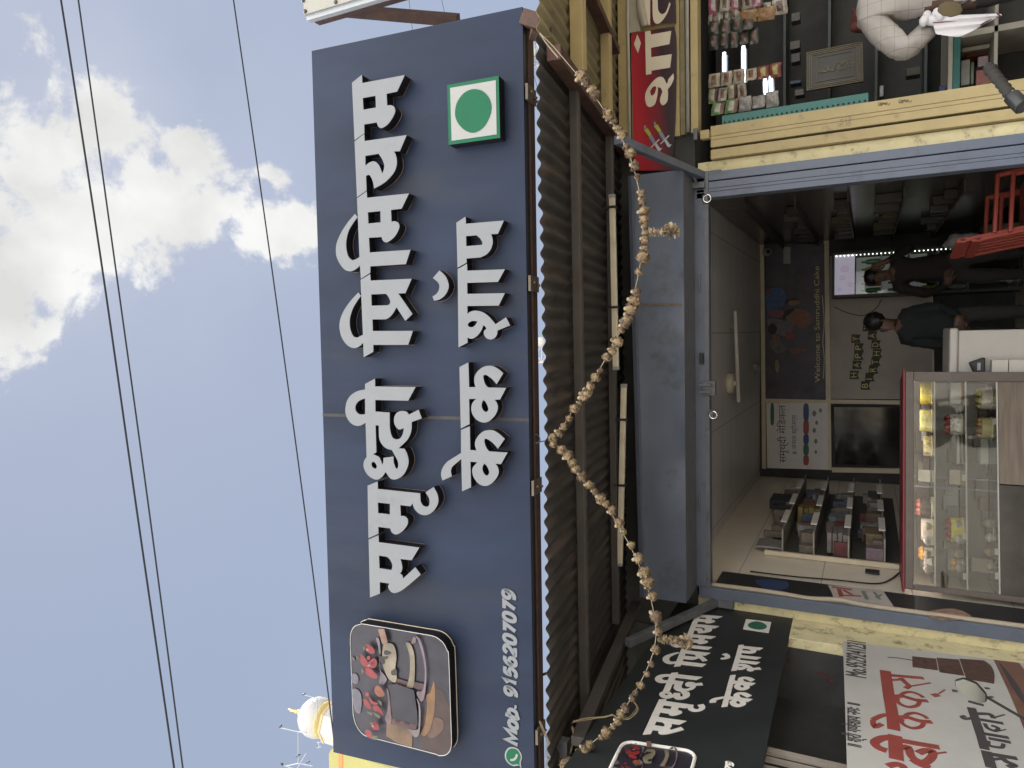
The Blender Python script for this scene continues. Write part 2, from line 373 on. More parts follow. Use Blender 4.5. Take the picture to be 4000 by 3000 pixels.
# shutter guides, head frame
def guide(name, label, x0, x1, grooves, mm, zt=2.70, y0=-.05, mirror=1):
    t = thing(name, label, 'shutter guide', ((x0+x1)/2, 0, .1))
    a = MB(); xs = sorted([x0, x1]+[gx for gg in grooves for gx in gg])
    for i in range(0, len(xs), 2): a.box((xs[i], y0, .1), (xs[i+1], .06, zt))
    a.build('channel', mm, t, .003)
    b = MB(); b.box((x0+.004, y0+.045, .1), (x1-.004, .05, zt-.01)); b.build('groove', m_blackp, t)
    return t
guide('shutter_guide', 'blue grey rolling shutter guide on the right of the cake shop opening', .955, 1.134, [(1.066, 1.074), (1.018, 1.0195), (.995, .9962)], m_grey)
guide('shutter_guide', 'blue grey rolling shutter guide on the left of the cake shop opening', -1.944, -1.862, [], m_grey)
guide('shutter_guide', 'yellow double shutter guide beside the medicine shop', 1.222, 1.449, [(1.286, 1.302), (1.352, 1.3535), (1.378, 1.380)], m_yel, 2.60)
hf = B
a = MB(); a.box((-1.86, -.05, 2.63), (1.134, .10, 2.725)); a.build('head_beam', m_grey, hf, .003)
a = MB(); a.box((-1.86, -.062, 2.615), (1.134, -.052, 2.645)); a.build('head_lip', m_greyd, hf)
def hp(x, y): return onY(x, y, -.055)
a = MB(); p = hp(2765, 1515); a.box((p.x-.05, -.10, p.z-.06), (p.x+.05, -.05, p.z+.03)); a.box((p.x-.035, -.12, p.z-.035), (p.x-.015, -.10, p.z+.05)); a.box((p.x+.015, -.12, p.z-.035), (p.x+.035, -.10, p.z+.05))
a.build('lock_box', m_greyd, hf, .004)
for yy in (1105, 1960):
    a = MB(); p = hp(2733, yy); a.bar((p.x-.06, -.06, p.z), (p.x+.06, -.06, p.z), .016, .014); a.build('pull_handle', m_greyd, hf, .003)
a = MB(); p = hp(2742, 1395); a.bar((p.x-.05, -.065, p.z), (p.x+.03, -.065, p.z), .02, .03); a.bar((p.x-.03, -.08, p.z-.004), (p.x+.01, -.08, p.z-.004), .03, .012); a.build('bolt', m_blackp, hf)
for (x, y) in ((2764, 778), (2788, 1620)):
    a = MB(); p = hp(x, y); a.tube([p+V((.026*cos(k*pi/8), -.02, .026*sin(k*pi/8))) for k in range(16)], .006, 6, closed=True); a.build('ring', m_chrome, hf)
    a = MB(); a.box((p.x-.03, -.07, p.z+.0), (p.x+.03, -.05, p.z+.035)); a.build('ring_bracket', m_greyd, hf, .003)

# rolling shutter housing
bx = thing('shutter_box', 'dented blue grey sheet metal housing of the rolling shutter under the awning', 'shutter housing', (-.4, -.2, 2.72))
a = MB()
nx = 40
xs = [-1.87+i*(2.965/nx) for i in range(nx+1)]
def dent(x, z): return .011*sin(x*5.1+1)*sin((z-2.7)*9)+.004*sin(x*11+z*7)-.012*math.exp(-((x+.25)**2+(z-2.92)**2)/.012)-.010*math.exp(-((x-.1)**2+(z-2.88)**2)/.02)
zs = [0, .02, .09, .16, .23, .30, .345, .35]
top = lambda x: 3.045+.05*(x+1.87)/2.965
vs = [(x, -.40-(0 if j in (0, 7) else dent(x, 2.715+zz))-(.008 if j == 6 else 0), 2.712+(top(x)-2.712)*zz/.35) for x in xs for j, zz in enumerate(zs)]
fs = [(i*8+j, (i+1)*8+j, (i+1)*8+j+1, i*8+j+1) for i in range(nx) for j in range(7)]
a.add(vs, fs, 0, True); a.build('front_sheet', m_grey, bx, fix=False)
a = MB(); a.box((-1.865, -.39, 2.716), (1.09, -.052, 2.722)); a.build('bottom_sheet', m_greyd, bx)
a = MB(); a.box((-1.872, -.395, 2.714), (-1.866, 0, 3.04)); a.box((1.092, -.395, 2.714), (1.098, 0, 3.09)); a.build('end_sheet', m_greyd, bx)
a = MB(); a.bar((-1.87, -.412, 3.006), (1.095, -.412, 3.062), .012, .012); a.build('fold', m_grey, bx)
p = onY(2470, 1190, -.409); q = onY(2664, 1190, -.409); a = MB(); a.bar(p, q, .012, .004); a.build('rust_seam', m_rustplate, bx)

# struts from the wall up to the awning
for (lbl, lo, hi) in (('grey steel strut rising left of the shutter box to the awning', (2802, 2350), (2452, 2512)), ('grey steel strut rising right of the shutter box to the awning', (2752, 690), (2412, 545))):
    p = onY(*lo, -.01); q = onX(*hi, p.x); t = thing('awning_strut', lbl, 'strut', p, 'struts holding the awning')
    a = MB(); a.bar(p, q, .05, .05); a.build('tube', m_grey if 'right' in lbl else m_greyd, t, .004)
    a = MB(); a.box((p.x-.03, -.045, p.z-.12), (p.x+.03, -.002, p.z+.02)); a.build('foot_plate', m_greyd, t, .003)

# ------------------------------------------------------------ awnings
SL = tan(rad(7.5)); RY0, RZ0 = -2.08, 3.0
def rz(y): return RZ0+(y-RY0)*SL
def corrugated(x0, x1, y0f, y1, dz=0, amp=.0098, pitch=.0765):
    a = MB(); n = int((x1-x0)/pitch*8); ny = 9; vs = []
    for i in range(n+1):
        x = x0+(x1-x0)*i/n; f = y0f(x)
        for j in range(ny): y = f+(y1-f)*j/(ny-1); vs.append((x, y, rz(y)+dz+amp*sin(2*pi*x/pitch)+.004*sin(x*2.3+y*3)))
    fs = [(i*ny+j, (i+1)*ny+j, (i+1)*ny+j+1, i*ny+j+1) for i in range(n) for j in range(ny-1)]
    return a.add(vs, fs, 0, True)
aw = thing('awning', 'rusty corrugated iron awning over the cake shop front', 'awning', (-.5, -1, 3.0))
edge = lambda x: RY0 + .012*sin(x*1.7) - (.03 if x < -.75 else 0) - (.022 if x < -1.7 else 0) - (.02 if x > .62 else 0)
o = corrugated(-3.4, 1.42, edge, .05).build('roof_sheet', m_sheet, aw, fix=False); sd_ = o.modifiers.new('thick', 'SOLIDIFY'); sd_.thickness = .002; sd_.offset = 1
for (yy, hh) in ((-1.56, .048), (-.62, .045)):
    a = MB(); a.box((-2.95 if yy < -1 else -2.0, yy-.022, rz(yy)-.020-hh), (1.36, yy+.022, rz(yy)-.020)); a.build('purlin', m_purlin, aw, .003)
a = MB(); a.bar((-2.05, -2.0, rz(-2.0)-.115), (-2.05, -.1, rz(-.1)-.10), .05, .07); a.build('rafter', m_purlin, aw, .003)
a = MB(); a.bar((1.35, -2.02, rz(-2.02)-.06), (1.35, -.05, rz(-.05)-.06), .07, .07); a.build('rafter', m_rust, aw, .003)

yw = thing('awning', 'dusty yellow corrugated awning over the medicine shop', 'awning', (2.8, -1, 3.0))
o = corrugated(1.43, 4.8, lambda x: RY0+.04+.03*(1 if x > 1.75 else 0), .05, .012).build('roof_sheet', m_yelsheet, yw, fix=False); sd_ = o.modifiers.new('thick', 'SOLIDIFY'); sd_.thickness = .002; sd_.offset = 1
for yy, hh in ((-1.46, .075), (-.66, .06), (-.04, .07)):
    a = MB(); a.box((1.40, yy-.03, rz(yy)-.008-hh), (4.8, yy+.03, rz(yy)-.008)); a.build('purlin', m_yel, yw, .003)
a = MB(); a.bar(onY(2402, 200, -.32), onY(2285, -60, -1.3), .05, .07); a.build('strut', m_rust, yw, .003)
a = MB(); a.tube([onY(2456, -300, -.08), onY(2452, 60, -.08), onY(2462, 640, -.08)], .012, 8); a.build('conduit', mat('pvc conduit', (.36, .34, .30), .5), yw)

# unlit tube lights under the awning
for lbl, p0, p1, bands, yy in (('cream tube light under the awning on the right, nearer the red sign', (2391, 762), (2406, 1443), (.07, .64), -.80),
                           ('yellowed cream tube light under the awning on the left, hung a little lower', (2437, 1502), (2421, 2208), (.19, .55), -.62)):
    P, Q = onY(*p0, yy), onY(*p1, yy); t = thing('tube_light', lbl, 'tube light', (P+Q)/2, 'unlit tube lights under the awning')
    a = MB(); a.bar(P, Q, .034, .036); a.build('batten', m_bat, t, .006, 3)
    for k in bands:
        c = P.lerp(Q, k); a = MB(); a.box((c.x-.008, c.y-.024, c.z-.024), (c.x+.008, c.y+.03, c.z+.05)); a.build('clip', m_blackp, t)
    for e, f in ((P, Q), (Q, P)):
        d = (f-e).normalized(); a = MB(); a.bar(e-d*.004, e+d*.02, .037, .039); a.build('end_cap', m_white, t, .004)

# ------------------------------------------------------------ the big sign
nin = ray(3103, 1337).normalized(); NO = -nin
SO = onY(2060, 1500, -1.9)
SA = nin.cross(V((0, 0, 1))).normalized(); SB = NO.cross(SA).normalized()
SP = Plane(SO, SA, SB, NO)
tr, br = SP.loc(1217, 203), SP.loc(2042, 20); tl = SP.loc(1325, 2942)
SX0, SX1, SZ0, SZ1 = tl[0]-.004, (tr[0]+br[0])/2, -.006, tr[1]
SEAM = SP.loc(1284, 1621)[0]
sg = thing('shop_sign', 'big navy cake shop sign with raised white Devanagari letters above the awning', 'sign', SP.w(((SX0+SX1)/2, SZ0), -.06))
def srect(a, x0, z0, x1, z1, h0, h1, mi=0): a.poly(SP, [(x0, z0), (x1, z0), (x1, z1), (x0, z1)], (), h0, h1, mi)
for x0, x1 in ((SX0, SEAM-.006), (SEAM+.006, SX1)):
    a = MB(); srect(a, x0, SZ0, x1, SZ1, -.012, 0); a.build('panel', m_panel, sg, .002)
a = MB(); srect(a, SEAM-.009, SZ0, SEAM+.009, SZ1, -.01, .002); a.build('seam_strip', m_seam, sg)
a = MB()
for z0, z1 in ((SZ0+.001, SZ0+.05), (SZ1-.05, SZ1-.001), (SZ0+.55, SZ0+.60)): srect(a, SX0+.001, z0, SX1-.001, z1, -.075, -.013)
for x in (SX0+.001, -.9, SEAM-.025, .6, SX1-.051): srect(a, x, SZ0+.051, x+.05, SZ1-.051, -.075, -.013)
a.build('frame', m_navy, sg)
a = MB(); srect(a, SX0, SZ0-.012, SX1-.01, SZ0-.002, -.12, -.06); srect(a, SX0, SZ0-.012, SX1-.01, SZ0+.04, -.126, -.121); a.build('angle_iron', m_rust, sg)
for py in (362, 1108, 1903, 2865):
    c = SP.loc(2065, py, -.03)[0]
    a = MB(); srect(a, c-.04, SZ0-.02, c+.04, SZ0-.0065, -.13, -.004)
    for k in (-.02, .02): a.lathe([(.008, 0), (.008, .012), (.003, .016)], SP.w((c+k*.3, SZ0-.021), -.07+k*1.6), 8, axis=-SB)
    a.build('bracket', m_rustplate, sg)

DL = .072
def conv(x0, y0, s, h=DL): return lambda x, y: SP.loc(x0+x/s, y0+y/s, h)
K4 = 4.1475
LET = []     # (outer, holes) in sign coordinates
def letter(x0, y0, outer, *holes):
    c = conv(x0, y0, K4)
    LET.append((smoothpts(T(outer), c), [smoothpts(T(h), c) for h in holes]))
letter(1300, 270, "310,220 470,92 478,225 1165,95 1042,362 870,398 880,590 ~935,583 ~985,605 ~1010,660 ~995,730 ~940,830 ~870,910 ~785,955 ~735,925 712,862 508,895 510,1035 352,1152",
       "485,467 692,430 698,622 496,658")
letter(1300, 620, "352,-280 508,-404 515,-287 1195,-384 1085,-124 990,-117 ~1020,-60 ~1036,30 ~1030,120 ~990,220 ~900,330 ~800,410 668,482 ~660,420 ~645,360 ~620,300 ~595,268 ~570,262 537,280 545,514 391,622",
       "525,-47 740,-82 ~800,10 ~830,90 ~832,140 ~820,195 800,240 ~785,195 ~750,110 ~700,55 ~655,42 ~600,58 ~560,85 528,112")
letter(1300, 620, "392,640 548,526 555,632 1232,562 1115,808 942,830 950,1020 ~1000,1012 ~1050,1030 ~1078,1080 ~1065,1150 ~1010,1250 ~930,1325 ~865,1355 ~815,1330 788,1268 585,1280 597,1518 1258,1475 1182,1708 607,1744 607,1846 455,1944 438,1726 ~390,1776 ~320,1816 ~250,1821 ~180,1786 ~110,1696 ~60,1586 ~50,1500 ~55,1400 ~90,1290 ~150,1170 ~250,1020 360,892 400,945 ~330,1040 ~260,1160 ~222,1300 ~215,1420 ~235,1540 ~270,1610 ~320,1642 ~380,1625 432,1590",
       "567,868 770,848 775,1030 575,1050")
letter(1300, 1000, "450,387 605,292 612,397 1277,368 1175,602 1060,607 1290,938 1175,1050 1030,828 ~980,920 ~920,990 858,1025 640,1028 648,1215 1297,1213 1220,1438 655,1440 655,1552 500,1640 492,1405 ~440,1455 ~370,1490 ~290,1480 ~210,1420 ~140,1310 ~108,1170 ~115,1050 ~160,920 ~240,790 ~320,690 415,590 455,645 ~390,735 ~320,860 ~278,1000 ~275,1130 ~300,1240 ~340,1305 ~390,1320 ~440,1300 488,1275",
       "622,622 862,612 ~905,670 ~930,735 ~918,780 880,797 628,805")
letter(1300, 1460, "522,165 682,80 685,205 1340,215 1220,437 687,425 690,613 920,628 922,860 ~935,950 ~965,1030 ~1020,1062 ~1090,1045 ~1135,970 1150,880 ~1080,903 ~1030,870 ~995,800 ~995,710 ~1030,640 ~1090,608 ~1150,605 ~1200,620 1230,662 1390,582 1440,722 1277,782 1277,860 ~1265,950 ~1220,1050 ~1150,1130 1065,1207 1160,1215 ~1200,1290 ~1225,1390 ~1220,1480 ~1180,1580 ~1140,1640 ~1077,1690 ~997,1714 ~927,1691 855,1591 ~807,1661 ~747,1706 ~687,1714 ~607,1676 ~547,1616 ~505,1530 ~497,1460 ~515,1395 548,1352 530,795 ~470,830 ~400,845 ~320,820 ~250,750 ~208,650 ~205,550 ~230,440 ~290,350 ~380,290 ~460,265 522,255",
       "522,400 ~440,430 ~385,480 ~363,550 ~385,620 ~440,658 524,655",
       "692,835 745,838 745,960 ~755,1060 ~800,1150 ~870,1210 955,1235 ~985,1285 ~1020,1350 ~1050,1410 ~1060,1470 ~1055,1520 ~1035,1538 ~1010,1510 ~985,1430 983,1342 820,1362 ~818,1430 800,1478 ~780,1410 ~740,1345 650,1303 705,1275",
       "~625,1465 ~640,1432 ~670,1430 ~700,1465 ~712,1505 ~700,1535 ~675,1535 ~640,1510")
letter(1350, 1840, "355,237 518,170 522,290 1207,362 1210,420 ~1215,490 ~1250,555 ~1300,578 ~1345,565 ~1360,500 ~1345,430 1295,345 1425,258 ~1480,360 ~1502,450 ~1490,540 ~1430,640 ~1350,700 ~1270,715 ~1190,690 ~1120,620 1082,525 1050,572 885,552 893,728 ~950,732 ~995,765 ~1012,820 ~990,890 ~930,965 ~870,1010 ~810,1028 ~750,995 722,930 528,905 532,1015 370,1085",
       "522,510 717,532 717,703 527,682")
letter(1400, 2080, "165,115 325,45 330,158 985,245 862,450 680,430 ~700,500 ~710,570 ~698,630 672,665 ~705,690 727,745 920,562 1010,682 ~900,780 ~780,880 ~690,945 ~600,980 ~540,970 ~495,920 ~482,870 500,828 345,805 348,990 188,1052",
       "333,375 465,395 ~510,440 ~545,510 ~548,560 535,610 340,580")
letter(1680, 830, "425,165 575,68 580,182 1195,130 1098,345 988,352 ~1010,420 ~1012,500 ~980,600 ~910,680 815,728 590,745 592,812 445,893",
       "582,382 750,370 ~800,410 ~835,460 ~848,500 835,525 585,545")
letter(1680, 830, "447,917 597,830 602,942 1212,920 1098,1125 600,1140 602,1318 1210,1307 1112,1508 602,1515 605,1645 ~650,1608 ~740,1590 ~850,1615 ~940,1675 ~1010,1750 1060,1810 1230,1698 1297,1830 1090,1912 ~1085,1970 ~1050,2030 ~980,2058 ~910,2035 ~872,1970 ~875,1920 912,1885 ~895,1850 862,1825 ~830,1910 ~770,1990 ~700,2038 ~650,2045 605,2025 607,2110 460,2185",
       "768,1765 ~690,1757 ~635,1780 ~610,1820 ~630,1850 ~680,1858 ~725,1832")
letter(1680, 830, "150,940 ~210,990 ~265,1060 ~300,1170 ~290,1250 ~240,1340 ~160,1405 65,1430 38,1362 ~100,1320 ~140,1260 ~150,1190 ~125,1130 45,1062")
letter(1680, 1400, "475,140 620,65 632,465 735,465 ~715,380 ~720,300 ~760,220 ~840,150 ~930,120 ~1020,128 ~1110,175 1185,240 1078,418 ~1010,340 ~940,285 ~890,265 ~862,290 ~875,370 ~900,430 937,470 1232,478 1132,667 1045,670 ~1080,720 ~1098,790 ~1080,870 ~1030,950 ~950,1020 ~865,1040 ~770,1005 ~700,930 ~668,840 ~675,750 ~710,690 750,657 632,657 640,1065 497,1135",
       "865,672 ~905,715 ~938,790 ~940,840 ~905,868 ~860,840 ~835,780 ~840,720")
letter(1680, 1560, "500,498 643,435 650,820 750,828 ~727,740 ~735,670 ~780,590 ~860,520 ~950,498 ~1030,505 ~1120,560 1210,640 1098,800 ~1040,730 ~970,670 ~905,638 ~880,660 ~890,730 ~920,800 957,843 1255,862 1148,1050 1058,1043 ~1095,1095 ~1113,1165 ~1095,1240 ~1040,1320 ~960,1385 ~880,1403 ~790,1370 ~715,1280 ~683,1180 ~695,1100 765,1020 652,1010 663,1425 518,1490 505,965 ~430,1030 ~365,1085 ~340,1140 ~340,1190 352,1245 200,1315 ~178,1230 ~185,1160 ~220,1080 ~280,1010 ~370,950 502,868",
       "882,1038 ~925,1090 ~955,1160 ~950,1210 ~920,1235 ~880,1210 ~850,1150 ~852,1085")
def raised(name, pl, outer, holes, D, face, parent, mats=(m_black, m_trim)):
    a = MB(); a.poly(pl, outer, holes, D-.004, D); o = a.build(name, face, parent)
    a = MB(); a.poly(pl, outer, holes, .002, D-.0045); a.build('letter_side', mats[0], o)
    a = MB()
    for l in [outer]+list(holes): a.tube([pl.w(q, .004) for q in l], .0024, 4, closed=True)
    a.build('letter_trim', mats[1], o); return o
for outer, holes in LET: raised('letter', SP, outer, holes, DL, m_letter, sg)

# green vegetarian mark
cv = conv(1740, 260, K4)
SQ = [cv(28, 300), cv(862, 148), cv(885, 1152), cv(52, 1270)]
a = MB(); a.poly(SP, SQ, (), DL-.004, DL); vm = a.build('food_mark', m_green, sg)
a = MB(); a.poly(SP, SQ, (), .002, DL-.0045); a.build('mark_side', m_black, vm)
WQ = [cv(78, 348), cv(818, 222), cv(833, 1100), cv(103, 1205)]
a = MB(); a.poly(SP, WQ, (), DL, DL+.002); a.build('white_field', m_white, vm)
CI = smoothpts(T("~160,740 ~190,590 ~280,455 ~390,385 ~500,370 ~620,410 ~715,520 ~750,660 ~725,800 ~650,950 ~560,1035 ~450,1075 ~330,1040 ~230,950 ~175,850"), cv)
a = MB(); a.poly(SP, CI, (), DL+.002, DL+.004); a.build('green_disc', m_green, vm)

# cake picture panel
DC = .085
c3 = lambda x, y: SP.loc(1100+x/1.659, 2000+y/1.659, DC)
c6 = lambda x, y: SP.loc(1340+x/3.318, 2380+y/3.318, DC)
PANEL = smoothpts(T("447,850 ~450,790 ~470,745 ~510,728 ~560,730 970,800 ~1010,815 ~1050,850 ~1075,900 ~1085,960 1102,1470 ~1098,1530 ~1070,1570 ~1020,1577 ~970,1560 580,1460 ~530,1440 ~490,1390 ~470,1330 ~463,1260"), c3)
ART = [((.060, .052, .078), "PANEL"),
 ((.10, .055, .045), "1120,1000 1300,1050 1400,1300 1400,1850 1250,1890 1000,1800 1000,1600"),
 ((.42, .22, .09), "~1180,930 ~1195,1100 ~1180,1350 ~1130,1560 ~1060,1640 ~1010,1600 ~1060,1500 ~1090,1250 ~1080,1110 ~1130,1080"),
 ((.27, .145, .10), "~1190,1400 ~1300,1440 ~1290,1560 ~1180,1660 ~1100,1640 ~1150,1540"),
 ((.33, .20, .105), "570,1470 760,1500 880,1540 905,1659 900,1790 700,1725 565,1640"),
 ((.25, .23, .30), "~120,840 ~170,830 ~205,880 ~200,940 ~160,965 ~122,930"), ((.27, .25, .32), "~130,1040 ~190,1030 ~240,1100 ~248,1230 ~225,1340 ~170,1320 ~135,1200"), ((.16, .10, .115), "~120,610 ~155,620 ~160,655 ~125,660"),
 ((.15, .07, .075), "690,880 850,930 840,1000 690,960"), ((.16, .075, .075), "930,930 1070,960 1060,1050 920,1010"),
 ((.46, .38, .27), "820,425 ~880,435 ~930,560 ~942,750 ~930,960 905,1015 835,1000 ~870,850 ~880,700 ~865,560"),
 ((.36, .29, .34), "~440,370 ~480,380 ~500,560 ~490,760 ~540,830 ~580,900 540,970 475,950 ~490,850 ~480,640 ~470,480"),
 ((.47, .40, .29), "~540,450 ~640,435 ~690,500 ~705,620 ~690,760 ~710,870 ~690,935 ~640,920 ~590,870 ~550,780 ~520,650"),
 ((.06, .045, .05), "~560,520 ~640,550 ~600,580 ~545,570"), ((.06, .045, .05), "~640,790 ~700,760 ~715,830 ~650,840"), ((.06, .045, .05), "~500,630 ~550,650 ~545,700 ~510,680"), ((.06, .045, .05), "~470,560 ~520,600 ~600,600 ~560,640 ~490,620"),
 ((.38, .28, .32), "~960,340 ~1010,370 ~1060,520 ~1095,750 ~1090,1000 ~1060,1150 ~1020,1170 ~970,1060 ~1050,1030 ~1078,830 ~1055,620 ~1000,420"),
 ((.33, .23, .25), "900,430 ~920,370 ~945,340 ~965,370 ~955,420"),
 ((.40, .32, .34), "860,1530 ~980,1540 ~1000,1450 ~1000,1250 ~975,1140 ~1010,1200 ~1025,1350 ~1010,1580 ~960,1640 ~910,1600"),
 ((.050, .044, .062), "600,960 720,950 940,1030 980,1300 990,1480 900,1500 660,1440 640,1200"),
 ((.20, .085, .075), "660,1390 980,1480 970,1535 850,1525 640,1460"), ((.06, .03, .03), "700,1410 760,1425 755,1450 700,1440"), ((.06, .03, .03), "820,1440 880,1455 880,1480 815,1470"),
 ((.33, .20, .22), "~590,1000 ~620,1060 ~640,1250 ~655,1420 ~620,1470 ~570,1400 ~600,1300 ~610,1150"),
 ((.45, .25, .18), "480,240 560,235 ~600,380 ~595,420 ~540,430 ~510,340"),
] + [((.52, .055, .065), q) for q in ("~330,430 ~400,460 ~440,520 ~420,555 ~350,535 ~325,480", "~245,560 ~290,580 ~350,660 ~340,720 ~290,710 ~250,640", "~360,660 ~430,610 ~470,650 ~460,720 ~400,740 ~355,700", "~310,740 ~380,740 ~440,790 ~480,850 ~430,870 ~340,820", "~300,1130 ~350,1160 ~400,1250 ~360,1260 ~310,1200", "~370,1100 ~420,1160 ~490,1190 ~450,1210 ~390,1180", "~430,1220 ~500,1230 ~560,1340 ~500,1310 ~430,1270", "~420,1430 ~470,1430 ~505,1520 ~440,1530 ~410,1490", "~330,1530 ~390,1540 ~415,1600 ~400,1640 ~340,1600", "~335,1050 ~370,1050 ~370,1095 ~335,1090", "~355,580 ~390,580 ~390,620 ~355,620")
] + [((.55, .17, .09), "~470,960 ~530,980 ~580,1080 ~500,1095 ~450,1030")] + [((.22, .24, .10), q) for q in ("300,450 330,470 310,505", "210,570 245,590 230,630", "280,730 315,770 290,810", "265,1110 300,1135 280,1155", "350,1280 430,1300 420,1335 370,1310", "440,1290 530,1340 520,1375 460,1330", "430,1590 500,1600 480,1650 430,1640", "500,1130 550,1160 555,1210 520,1180", "400,1410 440,1430 415,1460")
] + [((.62, .33, .33), q) for q in ("~360,470 ~385,480 ~380,500 ~355,490", "~370,690 ~400,670 ~410,690 ~380,710", "~430,1450 ~455,1460 ~450,1480 ~428,1475")]
def art(pl, tf, base, parent, name, panel):
    mats, a, h = [], MB(), base
    for i, (c, spec) in enumerate(ART):
        c = tuple(q*.36 for q in c); key = 'print %.3f %.3f %.3f' % c
        mm = mat(key, c, .35, var=.34, scale=11)
        if mm not in mats: mats.append(mm)
        pts = panel if spec == 'PANEL' else [tf(q) for q in smoothpts(T(spec), c6, 4)]
        a.poly(pl, pts, (), h-.0004, h+.0004, mats.index(mm), caps=(True, False)); h += .0009
    return a.build(name, mats, parent)
a = MB(); a.poly(SP, PANEL, (), .002, DC-.002); cp = a.build('picture_panel', m_black, sg)
art(SP, lambda q: q, DC, cp, 'cake_print', PANEL)
a = MB(); a.tube([SP.w(q, DC+.002) for q in PANEL], .0022, 5, closed=True); a.build('front_trim', mat('clear acrylic edge', (.45, .44, .42), .3), cp)
a = MB(); a.tube([SP.w(q, .012) for q in PANEL], .0035, 5, closed=True); a.build('back_trim', mat('cream trim', (.55, .47, .36), .4), cp)

# phone number in heavy slanted digits
GL = {'9': [[(.90,.70),(.78,.93),(.5,1),(.2,.92),(.10,.70),(.2,.48),(.5,.40),(.78,.50),(.90,.70),(.90,.45),(.78,.18),(.5,.02),(.14,.06)]],
 '1': [[(.2,.75),(.45,.85),(.6,1.02),(.6,0)]], '5': [[(.9,.97),(.3,.97),(.2,.55),(.5,.62),(.85,.52),(.9,.28),(.7,.05),(.35,.0),(.08,.14)]],
 '6': [[(.86,.94),(.5,.98),(.22,.82),(.10,.55),(.10,.30),(.22,.07),(.5,0),(.8,.08),(.90,.30),(.8,.52),(.5,.60),(.22,.52),(.10,.30)]],
 '2': [[(.1,.75),(.25,.96),(.55,1),(.85,.9),(.88,.68),(.7,.45),(.3,.2),(.12,.04),(.95,.04)]],
 '0': [[(.5,1),(.2,.9),(.08,.5),(.2,.1),(.5,0),(.8,.1),(.92,.5),(.8,.9),(.5,1)]], '7': [[(.06,.93),(.86,.93),(.36,0)]],
 'M': [[(.0,0),(.05,1),(.5,.2),(.95,1),(1.0,0)]], 'o': [[(.5,.72),(.2,.64),(.08,.36),(.2,.08),(.5,0),(.8,.08),(.92,.36),(.8,.64),(.5,.72)]],
 'b': [[(.12,1.02),(.12,.0),(.5,0),(.82,.08),(.92,.36),(.8,.64),(.5,.72),(.14,.55)]], '.': [[(.4,.02),(.4,.2)]], ' ': []}
def sharp(ch): return ch in '17M.'
def heavy(name, txt, pl, q0, q1, hgt, wt, material, parent, h0=.0, h1=.004, slant=.22, adv=1.0, widths=None):
    wd = widths or {}; tot = sum(wd.get(c, 1.0) for c in txt); q0, q1 = V(q0), V(q1); d = (q1-q0); u = d/tot; up = V((-d.y, d.x)).normalized()*hgt; a = MB(); k = 0; x = 0
    for ch in txt:
        cw = wd.get(ch, 1.0)
        for st in GL.get(ch, []):
            pts = [q0+u*(x+(.1+.8*p[0])*cw)+up*p[1]+d.normalized()*hgt*slant*p[1] for p in st]
            if not sharp(ch): pts = curve(pts, 3)
            a.stroke(pl, [(p[0], p[1]) for p in pts], wt, h0, h1+.00025*(k % 5)); k += 1
        x += cw
    return a.build(name, material, parent)
heavy('phone_number', 'Mob. 9156207079', SP, SP.loc(2023, 2914), SP.loc(2011, 2309), .066, .021, m_letter, sg, .001, .005, widths={'M': 1.35, '.': .5, ' ': .45, '1': .8})
ic = lambda x, y: SP.loc(1900+x/2.212, 2250+y/2.212)
a = MB(); a.poly(SP, smoothpts(T("~225,1476 ~270,1490 ~300,1530 ~308,1570 ~298,1610 305,1662 ~280,1635 ~235,1640 ~190,1615 ~163,1570 ~165,1520 ~190,1485"), ic), (), .001, .003); ci = a.build('chat_icon', m_white, sg)
a = MB(); a.poly(SP, smoothpts(T("~226,1487 ~265,1500 ~290,1535 ~297,1570 ~287,1605 292,1640 ~270,1622 ~232,1628 ~195,1605 ~174,1568 ~176,1525 ~198,1495"), ic), (), .003, .0045); a.build('green_bubble', m_green, ci)
a = MB(); a.stroke(SP, [tuple(p) for p in curve([ic(x, y) for x, y in ((210, 1585), (240, 1582), (260, 1560), (268, 1535))], 4)], .012, .0045, .006); a.build('handset', m_white, ci)

# rusty steel that carries the sign
sf = thing('sign_bracket', 'rusty steel box bracket joining the sign corner to the awning', 'bracket', onY(2090, 110, -1.85))
P, Q = onY(2052, 75, -1.84), onY(2120, 95, -1.84)
a = MB(); a.bar(P, Q, .10, .075); a.build('box_tube', m_rust, sf, .003)
a = MB(); a.bar(onY(2072, 122, -1.86), onY(2150, 140, -1.80), .06, .06); a.build('angle', m_rust, sf, .003)
for lbl, p, q in (('thin rusty rod between the sign bottom and awning near the green mark', (2062, 388), (2150, 412)), ('thin rusty rod between the sign bottom and awning near the phone number', (2100, 2642), (2140, 2628))):
    a = MB(); a.tube([onY(*p, -1.80), onY(*q, -1.75)], .008, 6); tag(a.build('support_rod', m_rust), lbl, 'rod', 'rods under the big sign')

